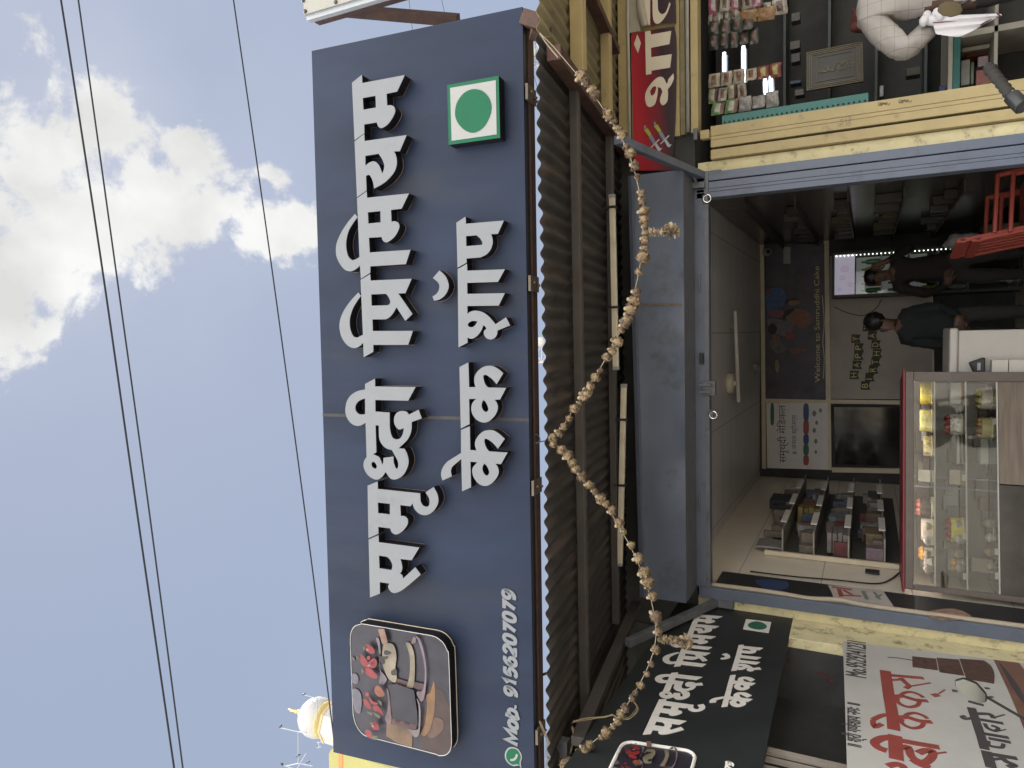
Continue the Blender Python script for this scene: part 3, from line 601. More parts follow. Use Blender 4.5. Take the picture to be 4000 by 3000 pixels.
# ------------------------------------------------------------ side board and banner on the partition left of the shop
KX = -2.02
kb = thing('side_stall', 'dark neighbouring stall side with thin wooden slats left of the shop', 'stall', (KX-.3, -1, .1))
a = MB(); a.box((KX-.07, -.34, .1), (KX-.002, -.001, 2.62)); a.build('corner_post', m_cream, kb, .006)
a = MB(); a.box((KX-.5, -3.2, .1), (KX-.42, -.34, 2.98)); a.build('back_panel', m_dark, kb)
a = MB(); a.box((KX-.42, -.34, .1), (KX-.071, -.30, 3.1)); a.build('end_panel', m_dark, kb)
m_slat = mat('old grey wood slat', (.26, .225, .19), .8, var=.2)
for i in range(9):
    yy = -1.625-.075*i; hw = .020 if i == 0 else .011
    a = MB(); a.box((KX-.075, yy-hw, 1.45), (KX-.055, yy+hw, 2.12)); a.build('slat', m_slat, kb)
a = MB(); a.tube(curve([onX(3072, 2580, KX-.15), onX(3120, 2590, KX-.2), onX(3170, 2610, KX-.2), onX(3250, 2660, KX-.2)]), .004, 5); a.build('cable', m_red, kb)

TP = Plane((KX, 0, 0), (0, 1, 0), (0, 0, 1), (1, 0, 0))
ss = thing('side_sign', 'flat black cake shop board with the same lettering hung under the awning on the left', 'sign', (KX, -1.5, 2.03))
m_blackb = mat('black vinyl board', (.018, .021, .022), .5, var=.25, scale=3)
a = MB(); b0 = TP.loc(3099, 2409); a.poly(TP, [(-3.1, 2.0), (b0[0]-.01, b0[1]), (b0[0]-.03, 2.86), (-3.1, 2.86)], (), -.03, .0); a.build('board', m_blackb, ss, .002)
import itertools
def solve_aff(src, dst):
    (x0, y0), (x1, y1), (x2, y2) = src; det = (x1-x0)*(y2-y0)-(x2-x0)*(y1-y0); out = []
    for c in (0, 1):
        d0, d1, d2 = dst[0][c], dst[1][c], dst[2][c]
        A = ((d1-d0)*(y2-y0)-(d2-d0)*(y1-y0))/det; Bc = ((d2-d0)*(x1-x0)-(d1-d0)*(x2-x0))/det
        out.append((A, Bc, d0-A*x0-Bc*y0))
    return lambda q: (out[0][0]*q[0]+out[0][1]*q[1]+out[0][2], out[1][0]*q[0]+out[1][1]*q[1]+out[1][2])
src = [conv(1400, 2080, K4)(188, 1052), conv(1300, 270, K4)(1165, 95), conv(1680, 1560, K4)(518, 1490)]
dst = [TP.loc(2510.6, 2871), TP.loc(2822, 2409), TP.loc(2818, 2763)]
AF = solve_aff(src, dst)
m_vinyl = mat('white vinyl', (.74, .71, .68), .5, var=.06)
for outer, holes in LET:
    a = MB(); a.poly(TP, [AF(q) for q in outer], [[AF(q) for q in h] for h in holes], .0005, .003); a.build('letter', m_vinyl, ss)
c8 = lambda x, y: TP.loc(2650+x/2.95, 2250+y/2.95, .003)
a = MB(); a.poly(TP, [c8(780, 495), c8(1070, 530), c8(1040, 655), c8(745, 610)], (), .0005, .003); fm = a.build('food_mark', m_vinyl, ss)
a = MB(); a.poly(TP, smoothpts(T("~800,565 ~840,535 ~905,525 ~970,540 ~1015,572 ~1010,600 ~960,618 ~890,615 ~825,595"), c8), (), .003, .0045); a.build('green_disc', mat('dark green vinyl', (.02, .13, .085), .5), fm)
apanel = [AF(q) for q in PANEL]
a = MB(); a.poly(TP, apanel, (), .0005, .002); cp2 = a.build('picture_panel', m_blackb, ss)
art(TP, AF, .003, cp2, 'cake_print', apanel)
a = MB(); a.tube([TP.w(q, .006) for q in apanel], .009, 6, closed=True); a.build('white_border', m_vinyl, cp2)
heavy('phone_number', 'Mob. 9156207079', TP, tuple(V(TP.loc(2866, 2982))-V(AF(SP.loc(2011, 2309)))+V(AF(SP.loc(2023, 2914)))), TP.loc(2866, 2982), .032, .010, m_vinyl, ss, .001, .004, widths={'M': 1.35, '.': .5, ' ': .45, '1': .8})

bn = thing('banner', 'white flex banner with red Devanagari cake lettering below the black board', 'banner', (KX, -1.4, .5))
BP = Plane((KX+.012, 0, 0), (0, 1, 0), (0, 0, 1), (1, 0, 0))
cb = lambda x, y: BP.loc(3250+x/2.765, 2400+y/2.765)
m_flex = mat('white flex banner', (.45, .44, .415), .5, var=.07, scale=4)
a = MB(); a.poly(BP, [cb(118, 285), (-2.7, 1.63), (-2.7, .45), (-.17, .45), cb(1745, 488)], (), -.008, 0); a.build('sheet', m_flex, bn)
m_brick = mat('brick red print', (.26, .055, .045), .5, var=.1); m_gp = mat('charcoal print', (.06, .05, .055), .5, var=.1); m_bp = mat('chocolate print', (.085, .045, .035), .5, var=.5, scale=30); m_br = mat('brown print', (.17, .085, .06), .5, var=.2)
def strokes(name, lst, mm, conv_, parent, pl, s, h1=.002):
    a = MB()
    for k, (pts, wd) in enumerate(lst):
        P = [conv_(*p) for p in pts]; P = curve(P, 4) if len(P) > 2 else [V(p) for p in P]
        L0 = (V(conv_(pts[0][0], pts[0][1]))-V(conv_(pts[-1][0], pts[-1][1]))).length; d0 = math.dist(pts[0], pts[-1])
        sc = s
        a.stroke(pl, [(p[0], p[1]) for p in P], wd*sc, .0003, h1+.0002*(k % 6))
    return a.build(name, mm, parent)
sb = (V(cb(400, 600))-V(cb(1400, 600))).length/1000*1.3
RED = [([(575,610),(610,850),(650,1080),(668,1250)],85),([(640,660),(990,690)],45),([(645,712),(745,705)],28),([(740,690),(800,745),(830,775),(795,800)],40),([(840,780),(1065,742)],14),
 ([(1085,880),(1150,870)],45),([(1150,860),(1220,815)],12)]
for dx, dy in ((0, 0), (45, 228)):
    RED += [([(x+dx, y+dy) for x, y in p], wd) for p, wd in (([(660,890),(760,885),(900,925),(1035,937)],45),([(735,900),(765,855),(850,840),(940,868),(985,900)],30),([(715,905),(705,935),(745,975),(830,1003),(920,985),(945,940)],32))]
RED += [([(590,1085),(520,1100),(440,1140)],40),([(440,1145),(460,1215),(540,1185)],40),([(680,1310),(695,1570)],90),([(720,1360),(900,1395),(1160,1440)],55),([(650,1330),(540,1340),(460,1385),(500,1440),(590,1475)],60),
 ([(740,1440),(820,1440),(850,1520),(900,1570),(1000,1600),(1080,1540),(1080,1480),(1000,1475),(930,1500)],55),([(1090,1510),(1235,1490)],16),([(600,1640),(700,1620),(770,1650),(780,1720)],50),([(870,1570),(950,1620),(1060,1660)],60)]
strokes('red_lettering', RED, m_brick, cb, bn, BP, sb)
GRY = [([(1505,1010),(1600,1290),(1650,1460)],60),([(1665,1480),(1720,1659)],65),([(1560,1075),(1700,1080),(1745,1125)],35),([(1745,1118),(1865,1085)],12),([(1520,1125),(1850,1180)],34),([(1520,1122),(1440,1132),(1400,1112),(1440,1100)],26),
 ([(1650,1180),(1680,1230),(1760,1260),(1795,1230),(1720,1200)],28),([(1760,1270),(1880,1245)],10),([(1640,1290),(1910,1335)],36),([(1690,1340),(1930,1385)],34),([(1690,1370),(1700,1420),(1830,1440),(1850,1400)],26),
 ([(1700,1510),(2000,1560)],40),([(1720,1570),(1830,1560)],26),([(1820,1530),(1880,1590),(1970,1630),(1900,1650)],38)]
STAR = [([(1295,822),(1355,832)],36),([(1470,940),(1640,985)],34),([(1650,800),(1700,800)],26),([(1680,900),(1740,890)],22)]
for st_ in STAR: strokes('letter_tip', [st_], m_gp, cb, bn, BP, sb)
strokes('grey_lettering', GRY, m_gp, cb, bn, BP, sb)
def lineText(name, body, c0, c1, hpx, parent, pl, mm, h=.002):
    q0, q1 = V(c0), V(c1); d = q1-q0
    return textmesh(name, body, pl, q0, hpx, d.length, mm, parent, h, math.atan2(d.y, d.x))
lineText('phone_line', 'Mo.9529241231', cb(372, 695), cb(366, 312), .115, bn, BP, m_gp)
lineText('top_line', '॥ श्री गणेशाय नमः ॥', cb(318, 1445), cb(300, 975), .07, bn, BP, m_gp)
a = MB(); tiers = ["865,455 1125,480 1145,605 870,570", "1130,470 1370,490 1430,665 1160,625", "1375,480 1640,500 ~1720,560 ~1755,650 1750,750 1450,700"]
for q in tiers: a.poly(BP, smoothpts(T(q), cb), (), .0003, .002)
a.stroke(BP, [cb(600, 465), cb(700, 470), cb(870, 497)], .007, .0003, .002); a.build('cake_print', m_bp, bn)
a = MB(); a.poly(BP, smoothpts(T("1745,492 2020,525 ~2200,800 2400,1300 ~2250,1500 2074,1245 ~1990,1030 ~1875,765"), cb), (), .0003, .002); a.build('brown_swoosh', m_br, bn)
a = MB(); a.poly(BP, smoothpts(T("1800,530 ~1830,545 ~2000,760 ~2100,960 ~2080,980 ~1970,830"), cb), (), .002, .003); a.build('knife_print', m_gp, bn)

# tattered string and straw at the left of the awning
for i, (lbl, pts, r, mm) in enumerate((('frayed yellow cord drooping from the sign end to the garland', [(2112,2820),(2130,2870),(2160,2930),(2200,2960)], .007, 'straw'), ('loose straw tuft sticking out above the black board', [(2238,2822),(2300,2808),(2360,2800),(2395,2790)], .006, 'straw'), ('yellow cord looping below the garland beads', [(2395,2795),(2450,2805),(2490,2770),(2480,2740)], .004, 'straw'), ('straw tuft standing up under the awning edge', [(2230,2940),(2236,2890),(2240,2840)], .006, 'straw'))):
    a = MB()
    for k in range(4): a.tube(curve([onY(x+random.uniform(-6, 6), y+random.uniform(-6, 6), -1.98+.02*k) for x, y in pts]), r*.30, 5)
    tag(a.build('cord', mat('straw cord', (.20, .155, .085), .9, var=.3)), lbl, 'cord')
a = MB(); a.bar(onY(2180, 2880, -1.95), onY(2178, 2960, -1.95), .05, .12); a.bar(onY(2178, 2965, -1.95), onY(2150, 3080, -1.95), .06, .10); tag(a.build('steel_offcut', m_greyd), 'pale grey steel plate at the lower left awning corner', 'plate')

# ------------------------------------------------------------ dried flower garland
def garY(x, y): return -2.10
gpath = [(2112,133),(2160,180),(2230,262),(2300,345),(2370,445),(2428,540),(2460,610),(2487,700),(2505,800),(2511,900),(2508,980),(2488,1100),(2460,1200),(2420,1300),(2380,1375),(2320,1480),(2240,1600),(2195,1670),(2150,1721),
         (2185,1750),(2240,1820),(2300,1900),(2370,1980),(2420,2060),(2470,2150),(2510,2240),(2540,2330),(2558,2420),(2562,2490),(2548,2560),(2515,2640),(2470,2720),(2410,2810),(2340,2880),(2270,2930),(2215,2975),(2150,3040)]
G3 = curve([onY(x, y, garY(x, y)) for x, y in gpath], 6)
ga = thing('flower_garland', 'long garland of dried brown marigolds swagged under the awning edge', 'garland', G3[len(G3)//2])
a = MB(); a.tube(G3, .0022, 6); a.build('string', m_string, ga)
def flower(mm, r=.019):
    a = MB(); k0 = len(a.v); a.ball((0, 0, -r*.1), (r*.86, r*.9, r*.82), 0, 12, 8)
    for i_ in range(k0, len(a.v)): a.v[i_] = a.v[i_]*random.uniform(.86, 1.1)
    for k in range(34):
        th = random.uniform(0, 2*pi); ph = random.uniform(-.5, 1.35)
        d = V((cos(th)*cos(ph), sin(th)*cos(ph), -sin(ph))); u = d.orthogonal().normalized(); v = d.cross(u); wv = r*.26
        tw = random.uniform(0, pi); u, v = u*cos(tw)+v*sin(tw), v*cos(tw)-u*sin(tw); c = d*r*.80
        a.add([c-u*wv, c+u*wv, d*r*1.08+u*wv*.8+v*wv*.9, d*r*1.05-u*wv*.8+v*wv*.8], [(0, 1, 2, 3)], 2 if k % 4 == 0 else 0)
    a.ball((0, 0, r*.75), (r*.38, r*.38, r*.45), 1, 8, 5)
    for q_ in range(len(a.v)): a.v[q_] = a.v[q_]+origin(ga)
    return a.build('flower', [mm, m_flp, m_fl2], ga, fix=False)
protos = [flower(m_fl), flower(m_fl, .021), flower(m_fl, .017), flower(m_fl2, .019)]
for pzz in protos: pzz.parent = ga
seglen = [0]
for i in range(1, len(G3)): seglen.append(seglen[-1]+(G3[i]-G3[i-1]).length)
def at(s):
    for i in range(1, len(G3)):
        if seglen[i] >= s: return G3[i-1].lerp(G3[i], (s-seglen[i-1])/max(1e-6, seglen[i]-seglen[i-1])), (G3[i]-G3[i-1]).normalized()
    return G3[-1], V((1, 0, 0))
s, k, gO = .30, 0, origin(ga)
first = set()
while s < seglen[-1]-.05 and k < 96:
    p, d = at(s); src_ = random.choice(protos)
    if src_ in first or len(first) == 4: fo = src_.copy(); COL.objects.link(fo); fo.parent = ga
    else: fo = src_; first.add(src_)
    out = V((random.uniform(-.5, .5), random.uniform(-.6, .2), random.uniform(-1.1, -.2))).normalized()
    fo.location = p-gO+out*.008; fo.rotation_euler = (-out).to_track_quat('Z', 'Y').to_euler(); sc = random.choice((.8, .95, 1.1, 1.2, 1.35, 1.45)); fo.scale = (sc, sc, sc*random.uniform(.85, 1.15))
    s += random.choice((.034, .036, .038, .042, .048, .056, .07, .085)); k += 1
for (x0, y0, x1, y1) in ((2515, 908, 2640, 902), (2575, 2495, 2690, 2510)):
    P, Q = onY(x0, y0, -2.10), onY(x1, y1, -2.10); a = MB(); random.seed(x0)
    for i in range(9):
        c = P.lerp(Q, i/11); rr = .011+.003*random.random(); a.ball(c+V((random.uniform(-.004, .004),)*3), rr, i % 2, 8, 5)
        for q in range(7):
            th = random.uniform(0, 2*pi); d = V((cos(th), sin(th), random.uniform(-.7, .2))); a.add([c+d*.006, c+d*.02+V((.005, 0, .003)), c+d*.019-V((.005, 0, .002))], [(0, 1, 2)], 2)
    c = P.lerp(Q, .86)
    for q in range(90):
        th, ph = random.uniform(0, 2*pi), random.uniform(-1.2, 1.3); d = V((cos(th)*cos(ph), sin(th)*cos(ph), -sin(ph))); u = d.orthogonal().normalized(); v = d.cross(u); R = .038*random.uniform(.6, 1.1)
        a.add([c+d*.012-u*.006, c+d*.012+u*.006, c+d*R+u*.010+v*.004, c+d*R-u*.009-v*.003], [(0, 1, 2, 3)], random.choice((0, 1, 2, 2)))
    a.ball(c, .018, 1, 8, 6); a.build('pendant_tassel', [m_fl, m_fl2, m_flp], ga, fix=False)
a = MB(); a.tube(curve([onY(2092, 1730, -1.95), onY(2120, 1724, -2.02), onY(2150, 1721, -2.10)]), .003, 5); a.tube(curve([onY(2092, 1695, -1.95), onY(2106, 1705, -1.97), onY(2110, 1725, -2.0), onY(2096, 1735, -1.98)]), .0018, 5); a.build('tie_wire', m_wire, ga)
a = MB(); a.tube(curve([onY(2110, 130, -2.08), onY(2135, 170, -2.1), onY(2180, 225, -2.1)]), .003, 5); a.tube([onY(2125, 145, -2.1), onY(2148, 142, -2.0)], .002, 5); a.build('tie_wire', m_string, ga)

# ------------------------------------------------------------ neighbour's sign, billboard, dome, towers, wires
nb = thing('shop_sign', 'cream bolted sign box at the far right above the medicine shop', 'sign', onY(1300, -40, -1.9))
c = onY(1187, 58, -1.9); zb = 3.3
a = MB(); a.box((c.x, -1.90, zb), (4.6, -1.885, c.z)); a.build('front_sheet', mat('cream enamel sheet', (.27, .262, .225), .45, var=.05), nb, .002)
a = MB(); a.box((c.x-.028, -1.884, zb), (c.x-.001, -1.845, c.z-.004)); a.build('side_sheet', mat('pale grey enamel', (.34, .36, .38), .45, var=.05), nb, .002)
a = MB(); a.box((c.x-.03, -1.844, zb), (c.x-.002, -1.80, c.z-.03)); a.build('frame', m_rust, nb)
for (x, y) in ((1185, 2), (1312, 8), (1193, 45)):
    p = onY(x, y, -1.9); a = MB(); a.lathe([(.012, 0), (.012, .006), (.004, .010)], p, 8, axis=(0, -1, 0)); a.build('bolt', m_purlin, nb)
a = MB(); a.bar(onY(1345, 42, -1.74), onY(1790, 79, -1.62), .055, .06); tag(a.build('sign_strut', m_rust), 'rusty square tube running from the cream sign behind the big navy sign', 'strut')

bb = thing('billboard', 'yellow billboard with an orange stripe behind the left end of the navy sign', 'billboard', onY(1350, 3040, -.9))
YB = Plane((0, -.9, 0), (1, 0, 0), (0, 0, 1), (0, -1, 0))
q0 = YB.loc(1284, 2932); q1 = YB.loc(1289, 3300)
a = MB(); a.poly(YB, [(q0[0], 3.4), (q0[0]+.02, q0[1]-.03), (q0[0]-.03, q0[1]), (q1[0], q0[1]+.02), (q1[0], 3.4)], (), -.04, 0); a.build('panel', mat('yellow flex print', (.34, .31, .09), .5, var=.12, scale=2), bb)
s0, s1 = YB.loc(1325, 2930), YB.loc(1337, 3300); a = MB(); a.poly(YB, [(s0[0]-.001, s0[1]+.01), (s1[0], s0[1]+.03), (s1[0], s0[1]-.02), (s0[0]-.001, s0[1]-.035)], (), .0, .003); a.build('orange_stripe', mat('orange print', (.52, .20, .05), .5), bb)

DY = 34.0
def far(x, y): return onY(x, y, DY)
dc = far(1240, 2803); ppm = (far(1240, 2731)-far(1240, 2875)).length/144
rD = 72*ppm
dm = thing('temple_dome', 'white temple dome with yellow ring and gold finial beyond the sign', 'dome', V((dc.x, DY, 0)))
prof = [(rD*.80, -rD*.62), (rD*.93, -rD*.4), (rD*1.0, -rD*.1), (rD*.98, rD*.2), (rD*.88, rD*.48), (rD*.70, rD*.70), (rD*.45, rD*.86), (rD*.2, rD*.94), (.01, rD*.96)]
a = MB(); a.lathe(prof, dc, 32); a.build('dome_shell', m_domew, dm)
a = MB(); a.lathe([(rD*.74, -rD*.86), (rD*.80, -rD*.62), (rD*.84, -rD*.60), (rD*.90, -rD*.44)], dc, 32); a.build('yellow_ring', m_domey, dm)
a = MB(); a.lathe([(rD*1.02, -rD*4.5), (rD*1.02, -rD*.98), (rD*.98, -rD*.96), (rD*.72, -rD*.86)], dc, 8); o = a.build('drum', m_domew, dm)
for pl_ in o.data.polygons: pl_.use_smooth = False
a = MB(); a.lathe([(rD*1.05, -rD*1.06), (rD*1.06, -rD*.94), (rD*1.0, -rD*.92), (rD*.74, -rD*.84)], dc, 8); o = a.build('gold_cornice', mat('ochre trim', (.45, .33, .16), .6), dm)
for pl_ in o.data.polygons: pl_.use_smooth = False
a = MB(); f0 = dc+V((0, 0, rD*.93)); hh = 80*ppm
a.lathe([(.16*rD, 0), (.17*rD, .08*hh), (.07*rD, .14*hh), (.16*rD, .24*hh), (.16*rD, .30*hh), (.06*rD, .36*hh), (.13*rD, .46*hh), (.05*rD, .56*hh), (.09*rD, .64*hh), (.06*rD, .70*hh), (.10*rD, .76*hh), (.03*rD, .92*hh), (.005, 1.02*hh)], f0, 12); a.build('finial', m_gold, dm)
def rods(nm, lst, r, lamps, mm=m_steel):
    a = MB()
    for p, q in lst: a.tube([far(*p)+V((0, -1.2*rD, 0)), far(*q)+V((0, -1.2*rD, 0))], r, 5)
    o = a.build(nm, mm, dm)
    for (x, y, dx, dy) in lamps:
        a = MB(); p = far(x, y)+V((0, -1.2*rD, 0)); q = far(x+dx, y+dy)+V((0, -1.2*rD, 0)); a.bar(p, q, .13, .09); a.build('floodlight', m_blackp, o, .01)
rods('lamp_arm', [((1253,2671),(1318,2690)),((1303,2683),(1303,2770)),((1280,2690),(1300,2722)),((1300,2690),(1285,2728))], .035, [(1246, 2671, 10, -4)])
rods('lamp_arm', [((1168,2938),(1225,2957)),((1185,2943),(1232,2932)),((1222,2958),(1262,2892)),((1232,2932),(1285,2942)),((1230,2815),(1230,2935))], .035, [(1164, 2934, 9, 6), (1222, 2907, 14, -8), (1262, 2930, 10, -6)])
rods('lamp_arm', [((1160,2797),(1228,2812)),((1228,2812),(1262,2816))], .045, [(1158, 2797, 8, -8)])
rods('aerial', [((1302,2852),(1318,2850)),((1302,2872),(1318,2868)),((1304,2850),(1316,2872)),((1310,2848),(1310,2874))], .03, [])

def lattice(label, px0, px1, pxx, Yp, z0, z1, step, r, dish=None, name='lattice_tower'):
    A, Bq = onY(pxx, px0, Yp), onY(pxx, px1, Yp); x0, x1 = sorted((A.x, Bq.x)); wd = x1-x0
    t = thing(name, label, 'tower', ((x0+x1)/2, Yp, 0), 'lattice towers behind the shops')
    a = MB(); cs = [(x0, Yp), (x1, Yp), (x1, Yp+wd), (x0, Yp+wd)]
    for c in cs: a.tube([(c[0], c[1], 0), (c[0], c[1], z1)], r*1.5, 5)
    a.build('mast_leg', mat('tower paint', (.42, .33, .30), .6), t)
    a = MB(); z = z0; k = 0
    while z < z1-step:
        for i in range(4):
            c, d = cs[i], cs[(i+1) % 4]; a.tube([(c[0], c[1], z), (d[0], d[1], z)], r, 4); a.tube([(c[0], c[1], z), (d[0], d[1], z+step)], r, 4); a.tube([(d[0], d[1], z), (c[0], c[1], z+step)], r*.8, 4)
        z += step; k += 1
    a.build('cross_brace', m_steel, t)
    if dish:
        p = onY(dish[0], dish[1], Yp-.4); a = MB(); a.lathe([(.02, 0), (dish[2]*.8, .12), (dish[2], .3), (dish[2]*.98, .32), (.02, .30)], p+V((0, .3, 0)), 16, axis=(0, -1, 0)); a.build('dish_antenna', mat('dish white', (.32, .31, .28), .5), t)
lattice('red and grey lattice mast in the gap under the middle of the sign', 1350, 1416, 2108, 70, 24, 46, 1.3, .05, (2112, 1333, .5))
lattice('grey lattice mast with a round dish in the gap under the right sign corner', 138, 222, 2100, 62, 22, 44, .85, .05, (2074, 206, .55))
for lbl, p, q in (('thin guy wire slanting down from the right lattice mast', (2066, 225), (2150, 520)), ('thin cable crossing the sky above the right end of the navy sign', (1594, -30), (1612, 125)), ('second thin cable crossing the sky at the far top right of the sign', (1719, -30), (1745, 90))):
    a = MB(); a.tube([onY(*p, 20), onY(*q, 20)], .010, 5); tag(a.build('cable', m_wire), lbl, 'cable', 'thin cables in the sky')
for lbl, pts, wpx in (('upper thick overhead power line crossing the clouds', [(218,-90),(238,0),(392,1000),(535,2000),(680,3000),(696,3120)], 9.5), ('second overhead power line just below the upper one', [(295,-90),(306,0),(445,1000),(583,2000),(714,3000),(728,3120)], 8), ('lowest overhead power line slanting down to the dome', [(898,-90),(912,0),(1055,1000),(1191,2000),(1268,2600),(1318,3000),(1332,3120)], 7)):
    P = [onY(x, y, 1.5) for x, y in pts]; d = (P[2]-CAM).dot(FWD); a = MB(); a.tube(curve(P, 6), wpx*.40*d/FPX, 7); tag(a.build('power_line', m_wire), lbl, 'power line', 'overhead power lines')

ob = thing('street_building', 'plain cream building across the street reflected in the motorcycle mirrors', 'building', (-6, -26, 0))
a = MB(); a.box((-14, -30, 0), (-2.5, -24, 8.5)); a.build('wall', mat('cream render', (.55, .50, .36), .85), ob)
a = MB(); a.box((-14.2, -30.2, 8.5), (-2.3, -23.8, 8.9)); a.build('parapet', m_cream, ob)
for i in range(4):
    for j in range(2):
        a = MB(); a.box((-13+2.7*i, -24.0, 1.6+3.4*j), (-11.6+2.7*i, -23.95, 3.1+3.4*j)); a.build('window', m_dark, ob)

# ------------------------------------------------------------ medicine shop on the right
YP = Plane((0, -.06, 0), (1, 0, 0), (0, 0, 1), (0, -1, 0))
yf = B
def yb(x0, x1, d0, d1, nm, mm, bev=.004, X0=1.42):
    z1, z0 = onY(x0, 300, d0).z, onY(x1, 300, d0).z; a = MB(); a.box((X0, d0, z0), (4.6, d1, z1)); return a.build(nm, mm, yf, bev)
yb(2466, 2655, -.03, -.001, 'back_sheet', m_yel); yb(2656, 2676, -.045, .0, 'recess_sheet', m_yelsheet); yb(2697, 2726, -.06, .05, 'head_beam', m_yel)
z = onY(2685, 300, -.06).z; a = MB(); a.tube([(1.43, -.055, z), (4.6, -.055, z)], .014, 10); a.build('pipe', mat('grey conduit', (.33, .32, .29), .5), yf)
a = MB(); p = onY(2700, 730, -.06); a.box((p.x-.02, -.10, p.z-.10), (p.x+.02, -.061, p.z+.02)); a.build('latch', m_greyd, yf, .003); a = MB(); q = onY(2718, 520, -.07); a.box((q.x-.05, -.09, q.z-.014), (q.x+.03, -.061, q.z+.014)); a.build('bolt', m_greyd, yf, .003)
a = MB(); q = onY(2755, 528, -.075); a.box((q.x-.03, -.1, q.z-.03), (q.x+.03, -.05, q.z+.03)); a.build('end_bracket', m_yel, yf, .003)
a = MB(); a.bar(onY(2555, 640, -.03), onY(2625, 650, -.03), .02, .02); a.build('corner_piece', m_yel, yf)

rs = thing('banner', 'curled red and maroon flex banner with white letters and syringes over the medicine shop', 'banner', onY(2550, 300, -.06))
cr = lambda x, y: YP.loc(2450+x/2.553, y/2.553)
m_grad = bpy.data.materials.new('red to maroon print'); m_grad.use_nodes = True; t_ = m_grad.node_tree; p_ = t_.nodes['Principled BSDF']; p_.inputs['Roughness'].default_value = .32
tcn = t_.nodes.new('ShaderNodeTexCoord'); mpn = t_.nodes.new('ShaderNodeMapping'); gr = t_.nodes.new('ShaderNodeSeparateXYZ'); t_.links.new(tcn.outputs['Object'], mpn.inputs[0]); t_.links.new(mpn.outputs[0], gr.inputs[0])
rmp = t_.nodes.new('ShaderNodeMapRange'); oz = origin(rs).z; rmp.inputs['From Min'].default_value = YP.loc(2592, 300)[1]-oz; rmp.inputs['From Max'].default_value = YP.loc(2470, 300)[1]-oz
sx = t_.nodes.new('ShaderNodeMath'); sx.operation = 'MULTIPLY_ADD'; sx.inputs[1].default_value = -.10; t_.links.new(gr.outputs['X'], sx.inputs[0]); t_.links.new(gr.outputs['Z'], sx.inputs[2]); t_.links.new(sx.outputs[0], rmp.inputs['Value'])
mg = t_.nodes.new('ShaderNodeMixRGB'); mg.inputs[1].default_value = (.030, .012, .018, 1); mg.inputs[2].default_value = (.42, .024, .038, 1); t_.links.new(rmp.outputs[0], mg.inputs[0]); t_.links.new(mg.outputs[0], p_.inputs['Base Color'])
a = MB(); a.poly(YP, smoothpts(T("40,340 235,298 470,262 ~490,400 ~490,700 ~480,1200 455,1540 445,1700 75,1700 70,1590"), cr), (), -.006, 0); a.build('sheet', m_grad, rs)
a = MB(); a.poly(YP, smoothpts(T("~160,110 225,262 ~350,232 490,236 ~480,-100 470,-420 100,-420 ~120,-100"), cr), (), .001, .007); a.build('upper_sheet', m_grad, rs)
m_flexb = mat('flex banner back', (.33, .30, .24), .6, var=.1)
# the curled flap of the torn upper sheet
fl = [(28, -60), (100, -40), (150, 130), (222, 262), (135, 300), (112, 200), (60, 60)]
a = MB()
A0 = [YP.w(cr(x, y), .012+.03*math.sin(i*1.1)) for i, (x, y) in enumerate([(95, -80), (105, 60), (120, 170), (138, 300)])]; A1 = [YP.w(cr(x, y), .05) for x, y in [(130, -80), (150, 60), (175, 170), (190, 282)]]; A2 = [YP.w(cr(x, y), .010) for x, y in [(165, -80), (180, 60), (205, 180), (224, 262)]]
a.add(A0+A1+A2, [(i, i+1, i+5, i+4) for i in range(3)]+[(4+i, 5+i, 9+i, 8+i) for i in range(3)], 0, True); o = a.build('curled_flap', m_flexb, rs, fix=False); sdm = o.modifiers.new('t', 'SOLIDIFY'); sdm.thickness = .002; ss_ = o.modifiers.new('s', 'SUBSURF'); ss_.render_levels = 2
a = MB(); a.poly(YP, [cr(20, 330), cr(28, -200), cr(105, -200), cr(128, 312)], (), -.004, .003); a.build('fold_back', m_flexb, rs)
m_cl = mat('cream print', (.60, .54, .43), .45, var=.04)
for nm, outer, hs, h in (("letter", "178,315 232,305 238,345 440,308 422,440 238,478 240,572 445,540 428,675 243,705 243,738 188,748", [], 0),
    ("letter", "~178,965 ~195,900 ~250,820 ~310,770 ~360,775 ~395,835 412,790 460,733 ~466,780 ~440,845 405,890 ~408,960 ~395,1020 ~355,1050 ~330,1020 ~330,980 352,915 ~335,880 308,868 ~300,960 ~275,1040 ~225,1068 ~190,1040", ["~230,910 ~260,865 ~290,870 ~275,930 ~245,955"], 0),
    ("letter", "172,-300 232,-300 232,262 213,248 172,120", [], .007), ("letter", "252,-200 255,0 ~260,180 ~290,240 ~340,225 ~400,140 435,45 425,25 ~390,120 ~350,145 ~320,120 ~308,60 306,-200", [], .007), ("diamond", "102,343 138,430 107,530 68,440", [], 0)):
    a = MB(); a.poly(YP, smoothpts(T(outer), cr), [smoothpts(T(x), cr) for x in hs], h+.0003, h+.002); a.build(nm, m_cl, rs)
